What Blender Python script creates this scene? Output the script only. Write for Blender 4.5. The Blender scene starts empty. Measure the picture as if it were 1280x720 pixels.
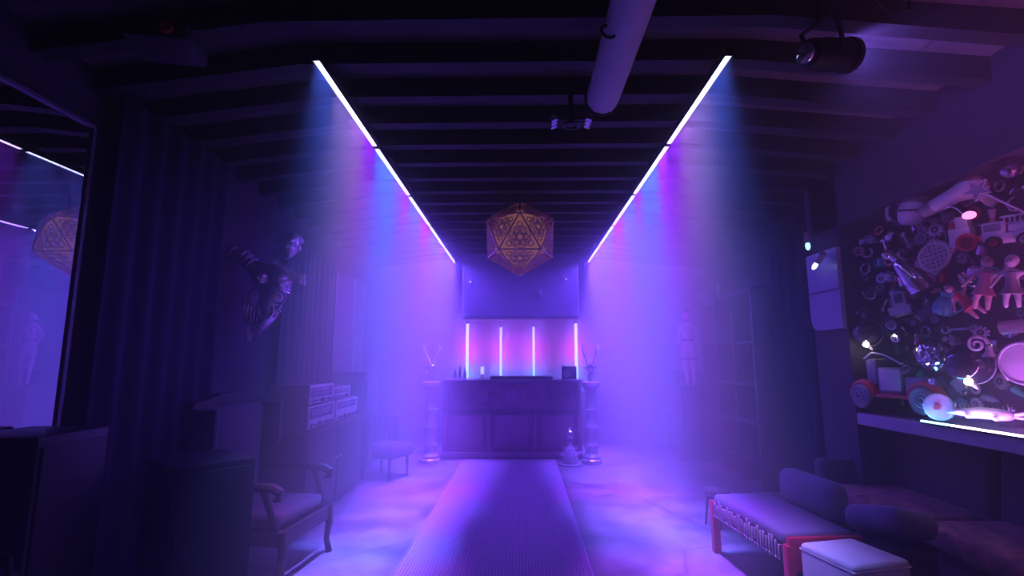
import bpy, bmesh, math, random
from mathutils import Vector, Matrix, Euler
S = bpy.context.scene
C = S.collection
R = math.radians
PI = math.pi

# ------------------------------------------------------------------ helpers
class MB:
    """collects shapes in one bmesh, then links them as one mesh object"""
    def __init__(s): s.b = bmesh.new()
    def _add(s, t, m=None):
        if m is not None: bmesh.ops.transform(t, matrix=m, verts=t.verts)
        me = bpy.data.meshes.new('t'); t.to_mesh(me); t.free()
        s.b.from_mesh(me); bpy.data.meshes.remove(me); return s
    def box(s, c, d, r=0.0, seg=2, rot=(0, 0, 0)):
        t = bmesh.new(); bmesh.ops.create_cube(t, size=1)
        bmesh.ops.scale(t, vec=d, verts=t.verts)
        if r: bmesh.ops.bevel(t, geom=t.edges[:], offset=min(r, min(d) * .49), segments=seg, profile=.5, affect='EDGES')
        return s._add(t, Matrix.Translation(c) @ Euler(rot).to_matrix().to_4x4())
    def cyl(s, a, b, r0, r1=None, n=16, caps=True):
        r1 = r0 if r1 is None else r1
        a, b = Vector(a), Vector(b); d = b - a
        t = bmesh.new()
        bmesh.ops.create_cone(t, cap_ends=caps, segments=n, radius1=max(r0, 1e-4), radius2=max(r1, 1e-4), depth=d.length)
        q = Vector((0, 0, 1)).rotation_difference(d.normalized())
        return s._add(t, Matrix.Translation((a + b) / 2) @ q.to_matrix().to_4x4())
    def ball(s, c, r, n=16, sc=(1, 1, 1), rot=(0, 0, 0)):
        t = bmesh.new(); bmesh.ops.create_uvsphere(t, u_segments=n, v_segments=max(6, n * 2 // 3), radius=r)
        return s._add(t, Matrix.Translation(c) @ Euler(rot).to_matrix().to_4x4() @ Matrix.Diagonal((*sc, 1)))
    def lathe(s, prof, c=(0, 0, 0), n=24, rot=(0, 0, 0)):
        t = bmesh.new(); rings = []
        for r, z in prof:
            rings.append([t.verts.new((max(r, 1e-4) * math.cos(2 * PI * k / n), max(r, 1e-4) * math.sin(2 * PI * k / n), z)) for k in range(n)])
        for i in range(len(rings) - 1):
            for k in range(n):
                t.faces.new((rings[i][k], rings[i][(k + 1) % n], rings[i + 1][(k + 1) % n], rings[i + 1][k]))
        t.faces.new(rings[0][::-1]); t.faces.new(rings[-1])
        return s._add(t, Matrix.Translation(c) @ Euler(rot).to_matrix().to_4x4())
    def torus(s, c, R0, r, n=24, m=8, rot=(0, 0, 0), arc=1.0, sc=(1, 1, 1)):
        t = bmesh.new(); rings = []
        full = arc >= .999
        N = n if full else n + 1
        for i in range(N):
            a = 2 * PI * arc * i / n
            rings.append([t.verts.new(((R0 + r * math.cos(2 * PI * k / m)) * math.cos(a), (R0 + r * math.cos(2 * PI * k / m)) * math.sin(a), r * math.sin(2 * PI * k / m))) for k in range(m)])
        for i in range(N if full else N - 1):
            A, B = rings[i], rings[(i + 1) % N]
            for k in range(m): t.faces.new((A[k], B[k], B[(k + 1) % m], A[(k + 1) % m]))
        if not full:
            t.faces.new(rings[0]); t.faces.new(rings[-1][::-1])
        return s._add(t, Matrix.Translation(c) @ Euler(rot).to_matrix().to_4x4() @ Matrix.Diagonal((*sc, 1)))
    def tube(s, pts, r, n=8):
        """swept tube, r a number or one radius per point"""
        P = [Vector(p) for p in pts]; rr = r if isinstance(r, (list, tuple)) else [r] * len(P)
        t = bmesh.new(); rings = []; up = None
        for i, p in enumerate(P):
            d = (P[min(i + 1, len(P) - 1)] - P[max(i - 1, 0)]).normalized()
            if up is None: up = d.orthogonal().normalized()
            u = (up - d * up.dot(d)); u = u.normalized() if u.length > 1e-5 else d.orthogonal().normalized(); up = u
            v = d.cross(u)
            rings.append([t.verts.new(p + (u * math.cos(2 * PI * k / n) + v * math.sin(2 * PI * k / n)) * rr[i]) for k in range(n)])
        for i in range(len(rings) - 1):
            for k in range(n): t.faces.new((rings[i][k], rings[i][(k + 1) % n], rings[i + 1][(k + 1) % n], rings[i + 1][k]))
        t.faces.new(rings[0][::-1]); t.faces.new(rings[-1])
        return s._add(t)
    def prism(s, out, y0, y1):
        """outline in the XZ plane, extruded from y0 to y1"""
        t = bmesh.new()
        A = [t.verts.new((x, y0, z)) for x, z in out]; B = [t.verts.new((x, y1, z)) for x, z in out]
        t.faces.new(A); t.faces.new(B[::-1])
        for i in range(len(out)):
            j = (i + 1) % len(out); t.faces.new((A[j], A[i], B[i], B[j]))
        bmesh.ops.recalc_face_normals(t, faces=t.faces)
        return s._add(t)
    def build(s, name, mat, parent=None, smooth=True, loc=None, rot=None):
        me = bpy.data.meshes.new(name); bmesh.ops.recalc_face_normals(s.b, faces=s.b.faces)
        s.b.to_mesh(me); s.b.free()
        if smooth:
            me.polygons.foreach_set('use_smooth', [True] * len(me.polygons))
            try: me.set_sharp_from_angle(angle=R(40))
            except Exception: pass
        me.materials.append(mat)
        o = bpy.data.objects.new(name, me); C.objects.link(o)
        if parent is not None: o.parent = parent
        if loc is not None: o.location = loc
        if rot is not None: o.rotation_euler = rot
        return o

def tag(o, label=None, cat=None, group=None, kind=None):
    if label: o['label'] = label
    if cat: o['category'] = cat
    if group: o['group'] = group
    if kind: o['kind'] = kind
    return o
def thing(name, label, cat, loc=(0, 0, 0), rot=(0, 0, 0), group=None, scale=1.0):
    o = bpy.data.objects.new(name, None); C.objects.link(o); o.empty_display_size = .1
    o.location = loc; o.rotation_euler = rot if isinstance(rot, (tuple, list)) else (0, 0, rot)
    o.scale = (scale,) * 3
    return tag(o, label, cat, group)
def copy_tree(o, parent=None):
    c = o.copy(); C.objects.link(c)
    if parent is not None: c.parent = parent
    for ch in o.children: copy_tree(ch, c)
    return c
def struct(name, mb, mat): return tag(mb.build(name, mat, smooth=False), kind='structure')
def skin(name, verts, edges, radii, mat, parent=None, root=0, sub=2):
    me = bpy.data.meshes.new(name); me.from_pydata([tuple(v) for v in verts], edges, [])
    o = bpy.data.objects.new(name, me); C.objects.link(o)
    sk = o.modifiers.new('skin', 'SKIN'); sk.use_smooth_shade = True
    sv = me.skin_vertices[0].data if me.skin_vertices else None
    if sv is None:
        bpy.context.view_layer.objects.active = o
        bpy.ops.mesh.customdata_skin_add() ; sv = me.skin_vertices[0].data
    for i, r in enumerate(radii):
        sv[i].radius = (r, r) if not isinstance(r, tuple) else r
        sv[i].use_root = (i == root)
    ss = o.modifiers.new('sub', 'SUBSURF'); ss.levels = sub; ss.render_levels = sub
    me.materials.append(mat)
    if parent is not None: o.parent = parent
    return o

# ------------------------------------------------------------------ materials
def mat(name, col, rough=.6, metal=0.0, var=.15, scale=8.0, bump=0.0, bscale=40.0, coat=0.0, sheen=0.0):
    m = bpy.data.materials.new(name); m.use_nodes = True
    nt = m.node_tree; b = nt.nodes['Principled BSDF']
    b.inputs['Roughness'].default_value = rough; b.inputs['Metallic'].default_value = metal
    if coat: b.inputs['Coat Weight'].default_value = coat; b.inputs['Coat Roughness'].default_value = .08
    if sheen: b.inputs['Sheen Weight'].default_value = sheen
    tc = nt.nodes.new('ShaderNodeTexCoord')
    n = nt.nodes.new('ShaderNodeTexNoise'); n.inputs['Scale'].default_value = scale; n.inputs['Detail'].default_value = 4
    nt.links.new(tc.outputs['Object'], n.inputs['Vector'])
    r = nt.nodes.new('ShaderNodeValToRGB')
    r.color_ramp.elements[0].position = .3; r.color_ramp.elements[1].position = .7
    r.color_ramp.elements[0].color = (*[c * (1 - var) for c in col], 1)
    r.color_ramp.elements[1].color = (*[min(1, c * (1 + var)) for c in col], 1)
    nt.links.new(n.outputs['Fac'], r.inputs['Fac']); nt.links.new(r.outputs['Color'], b.inputs['Base Color'])
    if bump:
        n2 = nt.nodes.new('ShaderNodeTexNoise'); n2.inputs['Scale'].default_value = bscale; n2.inputs['Detail'].default_value = 6
        nt.links.new(tc.outputs['Object'], n2.inputs['Vector'])
        bp = nt.nodes.new('ShaderNodeBump'); bp.inputs['Strength'].default_value = bump; bp.inputs['Distance'].default_value = .02
        nt.links.new(n2.outputs['Fac'], bp.inputs['Height']); nt.links.new(bp.outputs['Normal'], b.inputs['Normal'])
    return m
def emit(name, col, strength):
    m = bpy.data.materials.new(name); m.use_nodes = True
    b = m.node_tree.nodes['Principled BSDF']
    b.inputs['Base Color'].default_value = (.8, .8, .8, 1)
    b.inputs['Emission Color'].default_value = (*col, 1); b.inputs['Emission Strength'].default_value = strength
    return m
def emit_ramp(name, stops, strength, axis=1, mirror=False):
    """a pixel tube: LEDs of changing colour along one generated axis"""
    m = bpy.data.materials.new(name); m.use_nodes = True; nt = m.node_tree; b = nt.nodes['Principled BSDF']
    tc = nt.nodes.new('ShaderNodeTexCoord'); sp = nt.nodes.new('ShaderNodeSeparateXYZ')
    nt.links.new(tc.outputs['Generated'], sp.inputs[0])
    r = nt.nodes.new('ShaderNodeValToRGB'); e = r.color_ramp.elements
    while len(e) < len(stops): e.new(.5)
    for i, (p, c) in enumerate(stops): e[i].position = p; e[i].color = (*c, 1)
    nt.links.new(sp.outputs[axis], r.inputs[0]); nt.links.new(r.outputs[0], b.inputs['Emission Color'])
    b.inputs['Emission Strength'].default_value = strength
    return m

DARK = mat('charcoal_paint', (.025, .022, .03), .6)
BLACKM = mat('black_metal', (.02, .02, .022), .35, .6)
BONE = mat('bone_white', (.92, .9, .94), .3)
VINYL = mat('black_vinyl', (.02, .018, .025), .45, bump=.1)
WALLM = mat('dark_plaster', (.05, .04, .065), .85, bump=.15, bscale=18)
WALLPALE = mat('pale_plaster', (.22, .2, .26), .8, bump=.1, bscale=14)
BEAM = mat('dark_stained_timber', (.014, .011, .014), .7, bump=.2, bscale=30)
NAVY = mat('navy_drape', (.010, .010, .045), .9)
GREYDRAPE = mat('grey_drape', (.09, .08, .14), .85, sheen=.3)
BRONZE = mat('dark_bronze', (.85, .58, .74), .3, .9, bump=.12, bscale=25)
COPPER = mat('copper_filigree', (.85, .48, .42), .35, .35)
SILVER = mat('silvered_plaster', (.62, .58, .66), .3, .3, bump=.1)
WOODD = mat('dark_walnut', (.032, .016, .018), .45, bump=.1)
UPH = mat('plum_upholstery', (.07, .035, .065), .85, bump=.15, sheen=.2)
BROWNUPH = mat('brown_patterned_velvet', (.36, .14, .12), .8, var=.8, scale=14, bump=.2, sheen=.2)
GREYUPH = mat('blue_grey_cloth', (.17, .17, .27), .85, bump=.15, bscale=80, sheen=.2)
REDP = mat('red_lacquer', (.55, .02, .06), .35, coat=.3)
WHITEV = mat('white_vinyl', (.78, .76, .82), .5, var=.04)
ALU = mat('brushed_aluminium', (.62, .60, .64), .38, .7)
PALEPLAST = mat('pale_toy_plastic', (.66, .60, .66), .5, var=.1)
GREYPLAST = mat('grey_toy_plastic', (.30, .27, .32), .45, var=.2)
DARKPLAST = mat('dark_toy_plastic', (.06, .05, .08), .35, var=.2)
REDPLAST = mat('red_toy_plastic', (.65, .04, .06), .35)
PINKPLAST = mat('pink_toy_plastic', (.75, .22, .38), .4)
TEALPLAST = mat('teal_toy_plastic', (.10, .45, .5), .3)
RUBBER = mat('black_rubber', (.02, .02, .022), .6)
CHROME = mat('chrome', (.8, .78, .82), .12, 1.0, var=.03)
SMOKE = mat('smoked_glass_ball', (.05, .035, .06), .1, .4, coat=.6)
SKIN_T = mat('doll_plastic', (.62, .40, .42), .45)
FIGPINK = mat('pink_painted_plaster', (.75, .34, .52), .5)
FIGBLUE = mat('blue_stocking_paint', (.35, .33, .6), .6)
DUCTM = mat('white_duct_cloth', (.85, .78, .88), .6, var=.08, scale=4, bump=.1, bscale=6)
BARW = mat('plum_carved_wood', (.36, .13, .28), .5, bump=.1)
BARTOP = mat('dark_bar_top', (.12, .08, .13), .3)
GREYLAC = mat('dark_grey_lacquer', (.09, .08, .13), .35)

def floor_mat():
    m = bpy.data.materials.new('polished_concrete'); m.use_nodes = True; nt = m.node_tree; b = nt.nodes['Principled BSDF']
    tc = nt.nodes.new('ShaderNodeTexCoord')
    n = nt.nodes.new('ShaderNodeTexNoise'); n.inputs['Scale'].default_value = 1.7; n.inputs['Detail'].default_value = 8; n.inputs['Roughness'].default_value = .65
    nt.links.new(tc.outputs['Object'], n.inputs['Vector'])
    r = nt.nodes.new('ShaderNodeValToRGB'); e = r.color_ramp.elements
    e[0].position = .35; e[0].color = (.12, .10, .12, 1); e[1].position = .65; e[1].color = (.34, .29, .31, 1)
    nt.links.new(n.outputs['Fac'], r.inputs['Fac'])
    v = nt.nodes.new('ShaderNodeTexVoronoi'); v.feature = 'DISTANCE_TO_EDGE'; v.inputs['Scale'].default_value = .9
    n3 = nt.nodes.new('ShaderNodeTexNoise'); n3.inputs['Scale'].default_value = 3; n3.inputs['Detail'].default_value = 5
    mx = nt.nodes.new('ShaderNodeMixRGB'); mx.inputs[0].default_value = .35
    nt.links.new(tc.outputs['Object'], mx.inputs[1]); nt.links.new(n3.outputs['Color'], mx.inputs[2]); nt.links.new(mx.outputs[0], v.inputs['Vector'])
    cr = nt.nodes.new('ShaderNodeValToRGB'); cr.color_ramp.elements[0].color = (.55, .5, .55, 1); cr.color_ramp.elements[1].position = .012; cr.color_ramp.elements[1].color = (1, 1, 1, 1)
    nt.links.new(v.outputs['Distance'], cr.inputs['Fac'])
    mu = nt.nodes.new('ShaderNodeMixRGB'); mu.blend_type = 'MULTIPLY'; mu.inputs[0].default_value = 1
    nt.links.new(r.outputs['Color'], mu.inputs[1]); nt.links.new(cr.outputs['Color'], mu.inputs[2])
    nt.links.new(mu.outputs[0], b.inputs['Base Color'])
    rr = nt.nodes.new('ShaderNodeMapRange'); rr.inputs['To Min'].default_value = .3; rr.inputs['To Max'].default_value = .6
    nt.links.new(n.outputs['Fac'], rr.inputs['Value']); nt.links.new(rr.outputs[0], b.inputs['Roughness'])
    return m
def ceiling_mat():
    m = bpy.data.materials.new('whitewashed_boards'); m.use_nodes = True; nt = m.node_tree; b = nt.nodes['Principled BSDF']
    tc = nt.nodes.new('ShaderNodeTexCoord')
    br = nt.nodes.new('ShaderNodeTexBrick'); br.inputs['Scale'].default_value = 1; br.inputs['Brick Width'].default_value = .62; br.inputs['Row Height'].default_value = 1.9
    br.inputs['Mortar Size'].default_value = .008; br.inputs['Color1'].default_value = (.15, .14, .165, 1); br.inputs['Color2'].default_value = (.10, .095, .115, 1); br.inputs['Mortar'].default_value = (.03, .03, .03, 1)
    nt.links.new(tc.outputs['Object'], br.inputs['Vector'])
    n = nt.nodes.new('ShaderNodeTexNoise'); n.inputs['Scale'].default_value = 5; n.inputs['Detail'].default_value = 6
    nt.links.new(tc.outputs['Object'], n.inputs['Vector'])
    mu = nt.nodes.new('ShaderNodeMixRGB'); mu.blend_type = 'OVERLAY'; mu.inputs[0].default_value = .6
    nt.links.new(br.outputs['Color'], mu.inputs[1]); nt.links.new(n.outputs['Fac'], mu.inputs[2]); nt.links.new(mu.outputs[0], b.inputs['Base Color'])
    b.inputs['Roughness'].default_value = .8
    return m
def runner_mat():
    m = bpy.data.materials.new('ribbed_runner'); m.use_nodes = True; nt = m.node_tree; b = nt.nodes['Principled BSDF']
    tc = nt.nodes.new('ShaderNodeTexCoord')
    w = nt.nodes.new('ShaderNodeTexWave'); w.bands_direction = 'X'; w.inputs['Scale'].default_value = 13; w.inputs['Distortion'].default_value = .25; w.inputs['Detail'].default_value = 1
    nt.links.new(tc.outputs['Object'], w.inputs['Vector'])
    w2 = nt.nodes.new('ShaderNodeTexWave'); w2.bands_direction = 'Y'; w2.inputs['Scale'].default_value = 22; w2.inputs['Distortion'].default_value = .3
    nt.links.new(tc.outputs['Object'], w2.inputs['Vector'])
    mu = nt.nodes.new('ShaderNodeMath'); mu.operation = 'MULTIPLY_ADD'; mu.inputs[1].default_value = .3
    nt.links.new(w2.outputs['Fac'], mu.inputs[0]); nt.links.new(w.outputs['Fac'], mu.inputs[2])
    r = nt.nodes.new('ShaderNodeValToRGB'); r.color_ramp.elements[0].color = (.26, .13, .28, 1); r.color_ramp.elements[1].color = (.62, .40, .62, 1)
    nt.links.new(mu.outputs[0], r.inputs['Fac']); nt.links.new(r.outputs['Color'], b.inputs['Base Color'])
    bp = nt.nodes.new('ShaderNodeBump'); bp.inputs['Strength'].default_value = .5; bp.inputs['Distance'].default_value = .01
    nt.links.new(mu.outputs[0], bp.inputs['Height']); nt.links.new(bp.outputs['Normal'], b.inputs['Normal'])
    b.inputs['Roughness'].default_value = .6
    return m

# ------------------------------------------------------------------ lights
def area(name, loc, rot, sx, sy, col, power, spread, parent=None):
    l = bpy.data.lights.new(name, 'AREA'); l.shape = 'RECTANGLE'; l.size = sx; l.size_y = sy
    l.color = col; l.energy = power; l.spread = R(spread)
    o = bpy.data.objects.new(name, l); C.objects.link(o); o.location = loc; o.rotation_euler = rot
    if parent is not None: o.parent = parent
    return o
def point(name, loc, col, power, rad=.03, parent=None):
    l = bpy.data.lights.new(name, 'POINT'); l.color = col; l.energy = power; l.shadow_soft_size = rad
    o = bpy.data.objects.new(name, l); C.objects.link(o); o.location = loc
    if parent is not None: o.parent = parent
    return o
def spot(name, loc, target, col, power, angle, parent=None):
    l = bpy.data.lights.new(name, 'SPOT'); l.color = col; l.energy = power; l.spot_size = R(angle); l.spot_blend = .6; l.shadow_soft_size = .04
    o = bpy.data.objects.new(name, l); C.objects.link(o); o.location = loc
    o.rotation_euler = (Vector(target) - Vector(loc)).to_track_quat('-Z', 'Y').to_euler()
    return o

# ------------------------------------------------------------------ the room
YB, YF = 9.35, -1.5
XL, XR = -2.72, 3.45
floor = struct('floor', MB().box((.36, 3.9, -.05), (6.5, 11.2, .1)), floor_mat())
t = MB(); CM = ceiling_mat()
t.prism([(XL - .1, 3.33), (-1.4, 3.5), (1.4, 3.5), (XR + .1, 3.3), (XR + .1, 3.42), (1.4, 3.62), (-1.4, 3.62), (XL - .1, 3.45)], YF, YB)
struct('ceiling', t, CM)
struct('wall_left', MB().box((XL - .06, 3.9, 1.75), (.12, 11.0, 3.5)), WALLM)
struct('wall_right', MB().box((XR + .06, 3.9, 1.75), (.12, 11.0, 3.5)), WALLM)
struct('wall_back', MB().box((.36, YB + .06, 1.75), (6.5, .12, 3.5)), WALLPALE)
struct('wall_front', MB().box((.36, YF - .06, 1.75), (6.5, .12, 3.5)), WALLM)
# dark bulkhead over the bar
struct('trim_1', MB().box((-.02, 9.1, 2.86), (2.1, .5, 1.26), .04), mat('plum_bulkhead', (.36, .30, .42), .8))
# thick wall around the recessed display: lintel above, shelf below, pier at its far end
struct('trim_2', MB().box((3.17, 1.72, 3.06), (.54, 6.4, .68)), WALLM)
struct('trim_3', MB().box((3.17, 1.5, 1.0), (.54, 6.0, .1), .01), mat('sill_paint', (.5, .45, .55), .5))
pier = MB(); pier.box((3.17, 4.75, 1.72), (.54, .5, 3.42))
struct('trim_4', pier, WALLM)
struct('trim_5', MB().box((3.40, 1.5, 1.9), (.06, 6.0, 1.7)), mat('plum_backboard', (.04, .018, .05), .7))
for i in range(19):
    y = 1.75 + .405 * i
    b = MB(); b.prism([(XL, 3.20), (-1.4, 3.36), (1.4, 3.36), (3.44, 3.15), (3.44, 3.31), (1.4, 3.505), (-1.4, 3.505), (XL, 3.35)], y - .05, y + .05)
    struct('ceiling_beam', b, BEAM)

# ------------------------------------------------------------------ haze
m = bpy.data.materials.new('stage_haze'); m.use_nodes = True; nt = m.node_tree
nt.nodes.remove(nt.nodes['Principled BSDF'])
vs = nt.nodes.new('ShaderNodeVolumeScatter'); vs.inputs['Density'].default_value = .135; vs.inputs['Color'].default_value = (.93, .92, 1, 1); vs.inputs['Anisotropy'].default_value = .1
nt.links.new(vs.outputs[0], nt.nodes['Material Output'].inputs['Volume'])
hz = MB().box((.36, 3.9, 1.75), (6.9, 11.6, 4.2)).build('haze', m, smooth=False)
tag(hz, 'thin blue violet stage haze filling the whole hall', 'haze', kind='stuff')

# ------------------------------------------------------------------ ceiling LED bars
BLU, AZ, PALE, PNK, VIO, IND = (.07, .13, 1), (.08, .16, 1), (.34, .25, .95), (.42, .18, .85), (.30, .02, 1), (.15, .08, 1)
SEQ = {-1: [[AZ, PALE, PNK, VIO], [AZ, BLU, IND, VIO], [BLU, IND, VIO, VIO], [BLU, IND, IND, VIO], [BLU, IND, VIO, IND]],
       1: [[AZ, PALE, PNK, VIO], [VIO, AZ, BLU, VIO], [AZ, IND, VIO, VIO], [BLU, IND, IND, VIO], [BLU, IND, VIO, IND]]}
ORD = ['nearest', 'second', 'middle', 'fourth', 'farthest']
BARGAIN = 18.5
WIDE = (2, 7, 20, 58, 66)
BEAM = (.55, .95, 1.2, 1.15, 1.1)
for sd in (-1, 1):
    for k in range(5):
        y0 = 2.66 + 1.235 * k + .012; L = 1.235 - .03; x = 1.2 * sd
        b = thing('led_bar', '%s of five glowing LED bars in the line along the %s ceiling' % (ORD[k], 'left' if sd < 0 else 'right'), 'light bar', (x, y0 + L / 2, 3.25), 0, 'LED bars in two lines under the ceiling')
        h = MB().box((0, 0, .022), (.05, L, .03), .004); h.box((-.022, 0, .0), (.004, L, .03)); h.box((.022, 0, 0), (.004, L, .03))
        h.build('housing', BLACKM, b)
        cs = SEQ[sd][k]
        st = [(i / 4 + .12, tuple(.55 * c + .45 for c in cs[i])) for i in range(4)]
        d = MB().box((0, 0, -.004), (.036, L - .004, .024), .008).build('diffuser', emit_ramp('led_pixels', st, 5.0), b)
        for e in (-1, 1): MB().box((0, e * (L / 2 - .004), .004), (.052, .008, .05), .002).build('end_cap', BLACKM, b)
        MB().cyl((0, 0, .03), (0, 0, .2), .006).build('hanger', BLACKM, b)
        for i in range(4):
            area('led_pixels', (0, -L / 2 + L * (i + .5) / 4, -.02), (0, 0, 0), .03, L / 4 * .9, cs[i], BARGAIN * BEAM[k] * ((.4, .6, .85, 1)[i] if k == 0 else 1), 32 if k == 0 else 22 + 5 * k, b)
        if WIDE[k]: area('led_spill', (0, 0, -.022), (0, 0, 0), .03, L * .9, (.135, .05, 1), WIDE[k], (130, 140, 160, 170, 170)[k], b)

# ------------------------------------------------------------------ chandelier
def chandelier():
    c = Vector((0, 0, 0)); r = .455
    b = thing('filigree_pendant', 'faceted copper filigree pendant lamp hanging from the ceiling in mid hall', 'pendant lamp', (-.015, 5.8, 2.93))
    V = [Vector((0, 0, r))] + [Vector((r * .894 * math.cos(2 * PI * k / 5 + PI / 2 + PI), r * .894 * math.sin(2 * PI * k / 5 + PI / 2 + PI), r * .447)) for k in range(5)]
    V += [Vector((r * .894 * math.cos(2 * PI * (k + .5) / 5 + PI / 2 + PI), r * .894 * math.sin(2 * PI * (k + .5) / 5 + PI / 2 + PI), -r * .447)) for k in range(5)] + [Vector((0, 0, -r))]
    F = []
    for k in range(5):
        F += [(0, 1 + k, 1 + (k + 1) % 5), (1 + k, 6 + k, 1 + (k + 1) % 5), (6 + k, 6 + (k + 1) % 5, 1 + (k + 1) % 5), (11, 6 + (k + 1) % 5, 6 + k)]
    ed = MB(); seen = set()
    for f in F:
        for i in range(3):
            e = tuple(sorted((f[i], f[(i + 1) % 3])))
            if e not in seen: seen.add(e); ed.cyl(V[e[0]], V[e[1]], .010, n=6)
    ed.build('frame', COPPER, b)
    for f in F:
        A, B, D = (V[i] for i in f); n = ((B - A).cross(D - A)).normalized(); ce = (A + B + D) / 3
        u = (A - ce).normalized(); w = n.cross(u); q = Matrix((u, w, n)).transposed().to_euler()
        p = MB(); N = 6
        for rr in (.045, .085, .125): p.torus(ce, rr, .0045, 20, 4, q)
        for i in range(N + 1):
            for j in range(N + 1 - i):
                a, bb = i / N, j / N; g = 1 - a - bb
                if min(a, bb, g) < .03: continue
                P = A * a + B * bb + D * g
                p.torus(P, .031, .0065, 12, 4, q)
        for k in range(12):
            a = 2 * PI * k / 12
            p.cyl(ce + (u * math.cos(a) + w * math.sin(a)) * .045, ce + (u * math.cos(a) + w * math.sin(a)) * .125, .004, n=4)
        p.build('filigree_panel', COPPER, b, smooth=False)
    MB().cyl((0, 0, r), (0, 0, .57), .008).build('rod', BLACKM, b)
    t_ = bmesh.new(); bmesh.ops.create_icosphere(t_, subdivisions=3, radius=.335); mb = MB(); mb._add(t_); sh = emit('amber_shade', (1, .34, .26), .34); sh.node_tree.nodes['Principled BSDF'].inputs['Base Color'].default_value = (.06, .03, .04, 1); mb.build('inner_shade', sh, b)
chandelier()

# ------------------------------------------------------------------ duct, lamps and bits under the ceiling
b = thing('ceiling_duct', 'pale fat round duct hanging under the ceiling above the camera', 'duct', (.505, 1.2, 3.1), (0, 0, 0))
d = MB().cyl((0, -1.6, 0), (0, 1.74, 0), .1, n=10); d.build('tube', DUCTM, b)
MB().torus((0, 1.72, 0), .1, .012, 20, 6, (R(90), 0, 0)).build('end_collar', BLACKM, b)
MB().torus((-.09, .98, -.06), .035, .008, 16, 6, (R(80), 0, R(15))).build('hook_ring', BLACKM, b)
h = MB()
for y in (-1.0, .3, 1.5): h.cyl((0, y, .1), (0, y, .3), .005)
h.build('hanger', BLACKM, b)
b = thing('ceiling_spot_cluster', 'small ring fitting with two clusters of shiny lamp heads beyond the duct end', 'ceiling lamp', (.35, 3.3, 3.14))
MB().torus((0, 0, -.02), .05, .012, 20, 8).build('ring', BLACKM, b)
MB().cyl((0, 0, 0), (0, 0, .22), .018).build('stem', BLACKM, b)
for s in (-1, 1):
    a = MB(); a.cyl((0, 0, .03), (s * .1, 0, .03), .012); a.build('arm', BLACKM, b)
    for k in (-1, 0, 1):
        hd = MB().lathe([(.012, .035), (.02, .02), (.024, -.01), (.012, -.012)], (s * .12, .05 * k, .0), 12, (0, s * R(20), 0)).build('lamp_head', CHROME, b)
sl = Vector((1.64, 2.52, 3.13)); sdir = Vector((.93, .33, .16)).normalized()
b = thing('stage_spotlight', 'black stage spotlight in a yoke under the right ceiling boards', 'spotlight', sl, (0, -math.asin(sdir.z), math.atan2(sdir.y, sdir.x)))
MB().lathe([(.05, -.14), (.075, -.12), (.085, .0), (.085, .14), (.095, .145), (.095, .18), (.085, .18), (.08, .12), (.0, .115)], (0, 0, 0), 20, (0, R(90), 0)).build('can', BLACKM, b)
MB().lathe([(.03, -.155), (.05, -.15), (.052, -.14)], (0, 0, 0), 16, (0, R(90), 0)).build('rear_cap', CHROME, b)
y = MB(); y.box((0, -.105, .08), (.03, .008, .2)); y.box((0, .105, .08), (.03, .008, .2)); y.box((0, 0, .18), (.03, .218, .008)); y.cyl((0, 0, .18), (.03, 0, .3), .012); y.build('yoke', BLACKM, b)
spot('stage_spotlight', sl + sdir * .185, sl + sdir * 2, (.24, .13, 1), 38, 115)
tag(MB().tube([(1.62, 2.15, 3.38), (1.66, 2.17, 3.20), (1.76, 2.2, 3.13), (1.86, 2.22, 3.16), (1.92, 2.24, 3.36)], .006).build('hanging_cable', RUBBER), 'black cable looping down from the right ceiling boards', 'cable')
b = thing('ceiling_projector', 'dark projector with a dim reddish lens under the left ceiling', 'projector', (-1.87, 2.4, 3.16), (0, 0, R(10)))
MB().box((0, 0, 0), (.3, .26, .1), .015).build('body', DARK, b)
MB().cyl((.06, -.13, 0), (.06, -.15, 0), .03).build('lens', REDPLAST, b)
MB().cyl((0, 0, .05), (0, 0, .2), .012).build('mount', BLACKM, b)
tag(MB().box((.305, 8.83, 2.68), (.1, .06, .12), .01).build('wall_box', ALU), 'small grey box fixed on the dark bulkhead over the bar', 'wall box')
for x, z, w in ((-.91, 2.885, 'left'), (.80, 2.93, 'right')):
    b = thing('pin_lamp', 'tiny bright pin lamp on the bulkhead under the pendant, %s one' % w, 'lamp', (x, 8.83, z), 0, 'pin lamps on the bulkhead')
    MB().cyl((0, .03, 0), (0, -.01, 0), .014, n=10).build('collar', CHROME, b)
    MB().ball((0, -.012, 0), .008, 8).build('bulb', emit('pin', (.9, .85, 1), 6), b)

# ------------------------------------------------------------------ runner
tag(MB().box((-.2, 5.1, .006), (1.41, 5.5, .012), .004).build('carpet_runner', runner_mat()), 'long ribbed purple carpet runner leading down the floor to the bar', 'carpet runner')

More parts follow.
